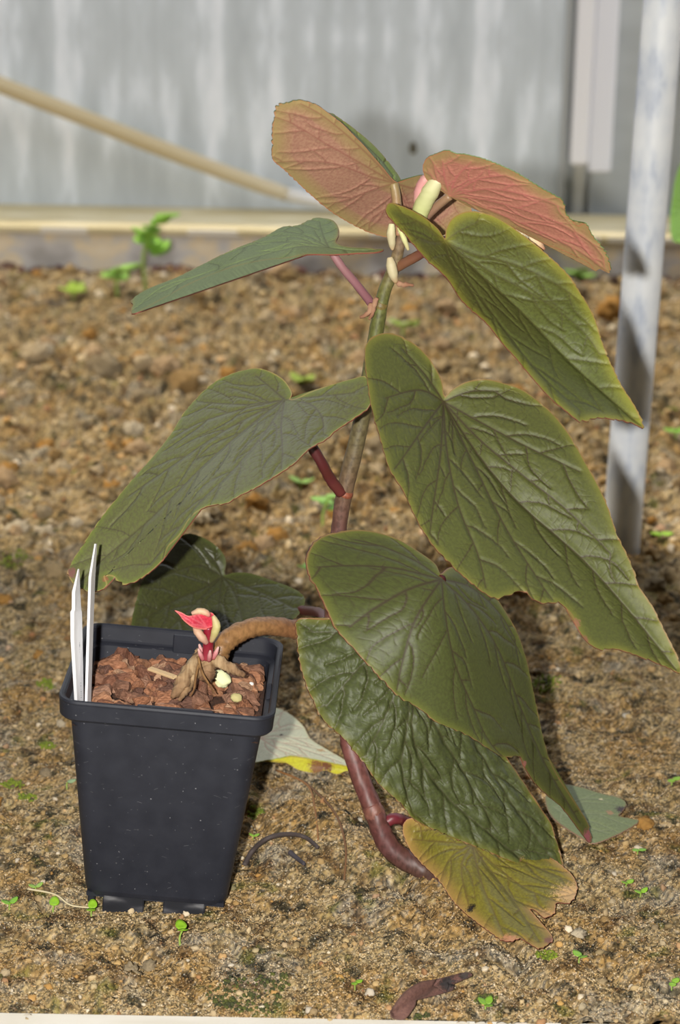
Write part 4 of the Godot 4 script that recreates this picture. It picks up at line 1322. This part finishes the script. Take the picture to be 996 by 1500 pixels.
	for e in [[[296, 958, 1.158], [282, 975, 1.150], [266, 1002, 1.138], [252, 1022, 1.128], 0.0028, 0.0040, 0.0042, 0.0010], [[298, 962, 1.158], [284, 990, 1.146], [272, 1012, 1.136], [262, 1026, 1.128], 0.0022, 0.0026, 0.0022, 0.0008], [[302, 956, 1.160], [322, 970, 1.153], [342, 981, 1.146], [358, 990, 1.140], 0.0034, 0.0034, 0.0028, 0.0012], [[300, 950, 1.162], [300, 965, 1.160], [302, 982, 1.152], [304, 994, 1.146], 0.0048, 0.0058, 0.0056, 0.0040]]:
		var pts: Array = []
		for k in 4: pts.append(at(e[k][0], e[k][1], e[k][2]))
		obj("old_leaf_base", tube(rel.call(pts), [e[4], e[5], e[6], e[7]], [lin(184, 158, 120), lin(204, 180, 144), lin(180, 150, 116), lin(144, 112, 84)], 12, 6, 0.6), straw, plant)
	for e in [[[290, 962, 1.149], [296, 985, 1.138], [306, 1002, 1.130], [314, 1016, 1.124]], [[292, 968, 1.147], [287, 990, 1.137], [284, 1010, 1.130], [278, 1020, 1.126]]]:
		var pts: Array = []
		for q in e: pts.append(at(q[0], q[1], q[2]))
		obj("root_strand", tube(rel.call(pts), [0.0008, 0.0008, 0.0006, 0.0004], [lin(170, 134, 86), lin(160, 124, 80), lin(150, 112, 70), lin(130, 96, 60)], 6, 4), straw, plant)
	var shoot := Node3D.new()
	shoot.name = "young_shoot"
	plant.add_child(shoot)
	shoot.position = at(304, 958, 1.152) - root_at
	shoot.set_meta("label", "small crimson shoot rising from the pot")
	var s0 := at(304, 958, 1.152)
	var gloss := vertex_mat(0.4)
	obj("shoot_stem", tube([Vector3(0, -0.003, 0), at(305, 940, 1.151) - s0, at(305, 918, 1.150) - s0], [0.0031, 0.0030, 0.0026], [lin(150, 60, 70), lin(128, 22, 40), lin(134, 26, 44)], 12, 6), gloss, shoot)
	obj("bract", tube([at(303, 942, 1.147) - s0, at(296, 934, 1.146) - s0, at(289, 925, 1.147) - s0, at(284, 918, 1.148) - s0], [0.0014, 0.0024, 0.0024, 0.0008], [lin(176, 120, 110), lin(190, 150, 126), lin(196, 160, 130), lin(190, 140, 120)], 10, 6, 0.2), cream, shoot)
	obj("bract", tube([at(309, 940, 1.149) - s0, at(315, 926, 1.148) - s0, at(317, 915, 1.148) - s0, at(312, 902, 1.149) - s0], [0.0012, 0.0024, 0.0024, 0.0010], [lin(176, 140, 110), lin(180, 170, 110), lin(186, 176, 120), lin(190, 170, 130)], 10, 6, 0.2), cream, shoot)
	for a in 5:
		var t := TAU * a / 5.0
		obj("bract", tube([Vector3(cos(t) * 0.003, -0.003, sin(t) * 0.003), Vector3(cos(t) * 0.0048, 0.001, sin(t) * 0.0048), Vector3(cos(t) * 0.0062, 0.0045, sin(t) * 0.0062)], [0.0012, 0.0014, 0.0005], [lin(150, 70, 70), lin(196, 130, 130), lin(206, 170, 160)], 7, 4), cream, shoot)
	var crimson := {"a": [206, 66, 84], "b": [184, 48, 68], "vein": [228, 130, 140], "vs": 0.35, "edge": [216, 110, 110], "ew": 3.0, "rim": [220, 140, 120], "under": [170, 60, 70], "rough": 0.4, "relief": 0.0004, "bump": 0.03}
	var fl := leaf(shoot, "folded_leaf", {"foot": Vector2(303, 919), "tip": Vector2(256, 896), "look": crimson,
		"outline": [312, 918, 316, 908, 311, 898, 300, 897, 288, 900, 276, 902, 266, 897, 256, 894, 262, 900, 268, 908, 276, 915, 285, 920, 295, 922, 303, 922],
		"ctrl": [[303, 919, 1.149], [256, 894, 1.144], [280, 916, 1.140], [290, 900, 1.147], [306, 900, 1.150], [284, 908, 1.142]],
		"veins": [[285, 908, 262, 897], [292, 903, 290, 900], [290, 916, 280, 916]]})
	fl.position = fl.position - root_at
	for e in [[[281, 899], [292, 895], [302, 898], [307, 903]]]:
		var pts: Array = []
		for q in e: pts.append(at(q[0], q[1], 1.1475) - s0)
		obj("bract", tube(pts, [0.0010, 0.0019, 0.0018, 0.0008], [lin(196, 150, 130), lin(204, 176, 140), lin(200, 160, 130), lin(196, 90, 100)], 9, 6, 0.2), cream, shoot)

func build_loose_leaves() -> void:
	var g := func(px: float, py: float, h: float) -> Array: return [px, py, away_at_height(px, py, h)]
	var o := leaf(null, "fallen_leaf", {"foot": Vector2(380, 1080), "tip": Vector2(510, 1124), "look": {"a": [206, 206, 178], "b": [190, 192, 162], "vein": [178, 104, 88], "vs": 0.55, "edge": [200, 204, 160], "ew": 4.0, "rim": [176, 120, 84], "under": [150, 160, 60], "rough": 0.55, "relief": 0.0004, "bump": 0.04},
		"outline": [376, 1060, 388, 1042, 400, 1036, 422, 1044, 444, 1063, 455, 1082, 476, 1096, 503, 1112, 512, 1122, 490, 1118, 460, 1112, 430, 1107, 411, 1110, 384, 1115, 366, 1116, 350, 1100, 356, 1080],
		"ctrl": [g.call(380, 1080, 0.016), g.call(400, 1038, 0.016), g.call(455, 1082, 0.014), g.call(510, 1122, 0.012), g.call(411, 1110, 0.018), g.call(356, 1100, 0.010)],
		"blotches": [[412, 1076, 3, [60, 50, 40]], [470, 1099, 6, [186, 150, 104]]],
		"veins": [[430, 1092, 500, 1116], [420, 1062, 440, 1064], [420, 1078, 460, 1092], [410, 1098, 440, 1108], [395, 1050, 402, 1040]]})
	tag(o, "fallen begonia leaf with pale underside up, lying right of the pot", "leaf")
	var y := leaf(o, "curled_margin", {"foot": Vector2(455, 1120), "tip": Vector2(515, 1126), "look": {"a": [196, 196, 44], "b": [180, 172, 40], "vein": [150, 140, 40], "vs": 0.3, "edge": [196, 190, 60], "ew": 4.0, "rim": [150, 110, 60], "under": [170, 170, 60], "relief": 0.0003, "bump": 0.03},
		"outline": [384, 1115, 411, 1110, 430, 1108, 460, 1113, 490, 1119, 512, 1123, 517, 1128, 505, 1130, 493, 1134, 476, 1129, 460, 1132, 438, 1128, 424, 1120, 411, 1115],
		"ctrl": [g.call(384, 1115, 0.016), g.call(430, 1108, 0.017), g.call(512, 1123, 0.012), g.call(493, 1134, 0.006), g.call(438, 1128, 0.008), g.call(460, 1120, 0.012)],
		"blotches": [[466, 1124, 15, [126, 84, 48]], [478, 1122, 10, [110, 70, 44]]],
		"veins": [[490, 1124, 508, 1127]]})
	y.set_meta("label", "bright yellow margin with a brown scorch mark")
	o = leaf(null, "fallen_leaf", {"foot": Vector2(812, 1182), "tip": Vector2(934, 1203), "look": {"a": [116, 128, 88], "b": [104, 114, 78], "vein": [150, 154, 124], "vs": 0.35, "edge": [122, 126, 80], "ew": 4.0, "rim": [120, 84, 70], "under": [140, 110, 90], "rough": 0.6, "relief": 0.0003, "bump": 0.03},
		"outline": [800, 1164, 825, 1150, 850, 1153, 880, 1162, 905, 1168, 917, 1176, 912, 1188, 906, 1195, 924, 1199, 935, 1204, 905, 1222, 870, 1235, 850, 1226, 822, 1208, 804, 1190],
		"ctrl": [g.call(812, 1182, 0.010), g.call(825, 1150, 0.010), g.call(912, 1172, 0.012), g.call(934, 1204, 0.009), g.call(870, 1235, 0.008), g.call(865, 1192, 0.013)],
		"blotches": [[911, 1186, 10, [58, 44, 46]], [893, 1190, 6, [150, 120, 90]], [880, 1170, 3, [196, 186, 150]]],
		"veins": [[850, 1190, 900, 1192], [850, 1170, 890, 1170], [850, 1206, 890, 1220]]})
	tag(o, "small grey-green fallen leaf with notched tip, right of the drooping leaf tip", "leaf")
	o = leaf(null, "dead_leaf", {"foot": Vector2(600, 1468), "tip": Vector2(680, 1428), "look": {"a": [112, 80, 70], "b": [96, 66, 60], "vein": [80, 54, 48], "vs": 0.5, "edge": [96, 70, 60], "ew": 3.0, "rim": [70, 50, 44], "under": [90, 64, 56], "rough": 0.8, "relief": 0.0016, "bump": 0.15},
		"outline": [572, 1488, 580, 1468, 596, 1450, 616, 1438, 640, 1434, 664, 1428, 684, 1424, 690, 1430, 668, 1440, 660, 1452, 640, 1446, 626, 1456, 612, 1464, 606, 1476, 590, 1494],
		"ctrl": [g.call(600, 1468, 0.010), g.call(575, 1488, 0.005), g.call(616, 1440, 0.014), g.call(684, 1426, 0.009), g.call(640, 1448, 0.006), g.call(594, 1490, 0.004)],
		"blotches": [[655, 1440, 12, [50, 44, 44]], [680, 1427, 8, [56, 48, 44]]],
		"veins": [[640, 1444, 676, 1428], [585, 1480, 578, 1486]]})
	tag(o, "crumpled purple-brown dead leaf at the front of the bed", "leaf")

	var dark := vertex_mat(0.7)
	var roots := [
		["dead_root", "dark curved dead root arching over the sand beside the pot", [[358, 1268, 0.0005], [370, 1246, 0.004], [392, 1228, 0.008], [420, 1222, 0.010], [446, 1226, 0.008], [466, 1242, 0.002]], 0.0017, [70, 60, 58]],
		["dead_root", "fine brown root running down the sand mound towards the stem", [[404, 1128, 0.003], [450, 1150, 0.003], [462, 1190, 0.002], [466, 1230, 0.002]], 0.0007, [150, 104, 60]],
		["dead_root", "longer brown root bent round the right of the sand mound", [[448, 1146, 0.003], [490, 1190, 0.002], [506, 1240, 0.002], [504, 1290, 0.001]], 0.0008, [116, 82, 50]],
		["dead_root", "short black twig lying in front of the arching dead root", [[424, 1248, 0.001], [436, 1258, 0.002], [446, 1266, 0.001]], 0.0016, [66, 60, 64]],
		["dead_root", "pale fine root trailing on the soil left of the pot foot", [[40, 1302, 0.002], [80, 1310, 0.003], [104, 1326, 0.002], [140, 1330, 0.001]], 0.0006, [200, 186, 150]]]
	for e in roots:
		var pts: Array = []
		for q in e[2]:
			var p := on_soil(q[0], q[1])
			pts.append(at_height(q[0], q[1], p.y + q[2]))
		var base: Vector3 = pts[0]
		var radii: Array = []
		var cols: Array = []
		for i in pts.size():
			pts[i] = (pts[i] as Vector3) - base
			radii.append(float(e[3]) * (1.0 - 0.35 * i / pts.size()))
			cols.append(lin(e[4][0], e[4][1], e[4][2]))
		var r := obj(e[0], tube(pts, radii, cols, 8, 6, 0.15), dark, null)
		r.position = base
		tag(r, e[1], "root")

func leaflet(length: float, wide: float) -> ArrayMesh:     # a small cupped oval leaf along +x, two faces and a rim
	var st := new_st()
	st.set_smooth_group(0)
	var n := 16
	var rings: Array = []
	for r in [0.0, 0.5, 1.0]:
		var ring: Array[Vector3] = []
		for k in n:
			var a := TAU * k / n
			var x: float = 0.5 + 0.5 * r * cos(a)
			var z: float = 0.5 * r * sin(a) * (1.0 - 0.18 * cos(a))
			ring.append(Vector3(x * length, (0.10 * r * r - 0.05 * absf(sin(a)) * r) * length, z * wide))
		rings.append(ring)
	var t := Vector3(0, -length * 0.05, 0)
	for r in 2:
		for k in n:
			var k2 := (k + 1) % n
			quad(st, rings[r][k], rings[r][k2], rings[r + 1][k2], rings[r + 1][k])
			quad(st, rings[r][k] + t, rings[r + 1][k] + t, rings[r + 1][k2] + t, rings[r][k2] + t)
	for k in n:
		var k2 := (k + 1) % n
		quad(st, rings[2][k], rings[2][k2], rings[2][k2] + t, rings[2][k] + t)
	return done(st)

func seedling(label: String, px: float, py: float, size: float, tall: float, n: int, c: Array, turn: float, called := "seedling", category := "seedling") -> void:
	var p := on_soil(px, py)
	var o := thing(called, label, category, p)
	o.set_meta("group", "little green seedlings on the soil" if called == "seedling" else "weeds at the back of the bed")
	var gm := mat(srgb(c[0], c[1], c[2]), 0.5)
	gm.backlight_enabled = true
	gm.backlight = srgb(c[0] * 0.5, c[1] * 0.5, c[2] * 0.3)
	var tip := Vector3(0.15 * tall, tall, 0.1 * tall)
	obj("stem", tube([Vector3(0, -0.002, 0), tip * 0.5 + Vector3(-0.1 * tall, 0, 0), tip], [size * 0.09, size * 0.08, size * 0.07], [lin(150, 170, 90), lin(150, 176, 84), lin(140, 170, 70)], 7, 4), vertex_mat(0.6), o)
	var lm := leaflet(size, size * 0.8)
	for k in n:
		var a := turn + TAU * k / n + 0.3 * sin(k * 4.0 + px)
		var f := 1.0 if n <= 3 else 0.45 + 0.55 * float(k + 1) / n
		var lf := obj("leaf", lm, gm, o)
		lf.transform = Transform3D(Basis.from_euler(Vector3(0, a, 0.25 + 0.2 * sin(px + k))), tip * f)

func build_small_plants() -> void:
	var lime := [140, 186, 44]
	var rows := [
		["seedling with two lime leaves in front of the pot foot", 264, 1384, 0.0078, 0.010, 2, lime, 1.9],
		["seedling touching the front left corner of the pot foot", 134, 1342, 0.0066, 0.005, 2, lime, 1.4],
		["seedling under the pale root left of the pot", 78, 1336, 0.0072, 0.004, 1, lime, 1.5],
		["seedling with round leaves at the left edge below the pale root", 14, 1332, 0.0056, 0.004, 2, [126, 178, 52], 0.4],
		["seedling sitting on top of the pale root at far left", 52, 1306, 0.0048, 0.003, 2, [150, 186, 80], 0.2],
		["tiny seedling between the pot and the arching dead root", 371, 1231, 0.0036, 0.003, 2, lime, 0.2],
		["bluish green seedling left of the middle of the pot", 98, 1152, 0.0058, 0.003, 1, [150, 178, 126], 0.6],
		["seedling right of the crumpled dead leaf, near the front edge", 711, 1478, 0.0056, 0.003, 3, [120, 160, 50], 0.8],
		["seedling above the crumpled dead leaf on its left", 520, 1446, 0.0042, 0.003, 2, lime, 0.9],
		["seedling below the lowest leaf's dry tip", 848, 1410, 0.0058, 0.004, 2, [130, 176, 60], 2.3],
		["seedling at the right edge low down beside pale grit", 984, 1446, 0.0050, 0.003, 2, lime, 1.0],
		["seedling pair just below the small fallen leaf at right", 934, 1251, 0.0046, 0.003, 2, [126, 176, 60], 0.1],
		["left one of two seedlings near the right edge below the fallen leaf", 917, 1300, 0.0048, 0.003, 2, lime, 0.7],
		["right one of two seedlings near the right edge below the fallen leaf", 938, 1314, 0.0048, 0.003, 2, lime, 0.3],
		["seedling at the right edge above the small fallen leaf", 984, 1150, 0.0056, 0.004, 2, lime, 0.6],
		["seedling on the soil right of the post foot", 966, 790, 0.011, 0.005, 2, lime, 0.3],
		["seedling at the right edge beside the post", 990, 640, 0.014, 0.006, 3, [120, 170, 50], 0.5],
		["tall blurred seedling behind the stem with paired leaves", 474, 778, 0.016, 0.034, 4, [132, 178, 84], 0.2],
		["low blurred seedling just left of the upright stem", 440, 716, 0.013, 0.006, 2, [140, 180, 90], 0.1],
		["seedling on the soil near the dark leaf behind the pot", 446, 838, 0.010, 0.004, 2, [120, 170, 70], 1.1],
		["blurred seedling behind the broad left leaf's upper lobe", 440, 573, 0.018, 0.010, 3, [138, 158, 50], 0.6],
		["blurred seedling behind the hanging leaf near the back", 590, 492, 0.022, 0.012, 3, [124, 146, 50], 0.9]]
	for e in rows: seedling(e[0], e[1], e[2], e[3], e[4], e[5], e[6], e[7])
	seedling("leafy light green weed at the back below the timber ledge", 214, 428, 0.030, 0.10, 18, [134, 184, 62], 0.5, "weed", "weed")
	seedling("low spreading weed left of the taller weed at the back", 172, 432, 0.028, 0.034, 9, [150, 194, 90], 1.3, "weed", "weed")
	seedling("blurred weed at the back, below the rosy leaf tip", 846, 414, 0.024, 0.014, 4, [124, 170, 66], 0.3, "weed", "weed")
	seedling("yellow-green weed tuft at the left of the back ledge", 108, 436, 0.022, 0.010, 5, [140, 166, 44], 0.8, "weed", "weed")

	# moss cushions
	rng.seed = 31
	var mm := MultiMesh.new()
	mm.transform_format = MultiMesh.TRANSFORM_3D
	mm.use_colors = true
	mm.mesh = stone(7, 1, 0.5, true)
	mm.mesh.surface_set_material(0, vertex_mat(0.9))
	var spots := [[18, 1150, 0.008], [40, 1168, 0.006], [68, 1004, 0.007], [20, 832, 0.012], [36, 826, 0.01], [340, 1452, 0.014], [372, 1468, 0.016], [400, 1440, 0.01], [70, 1090, 0.005], [618, 1492, 0.004], [710, 1470, 0.006], [376, 1196, 0.006], [800, 1002, 0.012], [560, 470, 0.02], [100, 700, 0.01], [980, 600, 0.012], [330, 1466, 0.006], [800, 1400, 0.006]]
	mm.instance_count = spots.size() * 70
	var i := 0
	for s in spots:
		var p := on_soil(s[0], s[1])
		for k in 70:
			var a := rng.randf() * TAU
			var d: float = s[2] * sqrt(rng.randf())
			var x := p.x + cos(a) * d
			var z := p.z + sin(a) * d
			var size := rng.randf_range(0.0005, 0.0011) * (1.0 + 20.0 * float(s[2]))
			mm.set_instance_transform(i, Transform3D(Basis.from_euler(Vector3(rng.randf(), rng.randf() * TAU, 0)).scaled(Vector3(size, size * 1.2, size)), Vector3(x, soil(x, z) + size * 0.1, z)))
			var dark: bool = s[1] > 1430
			mm.set_instance_color(i, lin(126, 142, 34).lerp(lin(92, 104, 34), rng.randf()) if not dark else lin(84, 88, 34).lerp(lin(52, 56, 34), rng.randf()))
			i += 1
	var moss := MultiMeshInstance3D.new()
	moss.name = "moss"
	moss.multimesh = mm
	add_child(moss)
	tag(moss, "little cushions of green moss scattered on the soil", "moss", "", "stuff")

	# a neighbouring plant whose leaf shows behind the post
	var nb := thing("broadleaf_plant", "bright green broad leaf showing behind the post at the right edge", "plant", Vector3(0.42, 0, -2.25))
	var q := nb.position
	obj("stem", tube([Vector3(0, -0.01, 0), Vector3(0.01, 0.09, 0), Vector3(-0.01, 0.19, 0.01)], [0.006, 0.005, 0.004], [lin(96, 120, 50), lin(100, 130, 50), lin(110, 140, 56)], 10, 6), vertex_mat(0.5), nb)
	var nl := leaf(nb, "leaf", {"foot": Vector2(1075, 300), "tip": Vector2(984, 306), "look": {"a": [116, 160, 46], "b": [98, 142, 40], "vein": [140, 180, 80], "vs": 0.4, "edge": [120, 170, 50], "rim": [120, 160, 50], "under": [120, 160, 70]},
		"outline": [1075, 250, 1050, 225, 1020, 222, 1000, 236, 990, 260, 985, 290, 982, 320, 985, 350, 1000, 356, 1030, 352, 1060, 345, 1085, 330, 1090, 300, 1086, 270],
		"ctrl": [[1075, 300, 2.26], [1020, 225, 2.30], [984, 306, 2.22], [1030, 352, 2.18], [1085, 320, 2.25]],
		"veins": [[1030, 302, 990, 306], [1040, 270, 1010, 240], [1040, 325, 1010, 350]]})
	nl.set_meta("label", "bright green blade")
	for e in [[0.03, 0.11, 0.6], [-0.02, 0.15, 2.4]]:
		var lm := obj("leaf", leaflet(0.11, 0.075), mat(srgb(104, 150, 46), 0.45), nb)
		lm.transform = Transform3D(Basis.from_euler(Vector3(0, -0.4 if e[2] < 1 else 0.5, 0.35)), Vector3(0.0, e[1], 0))
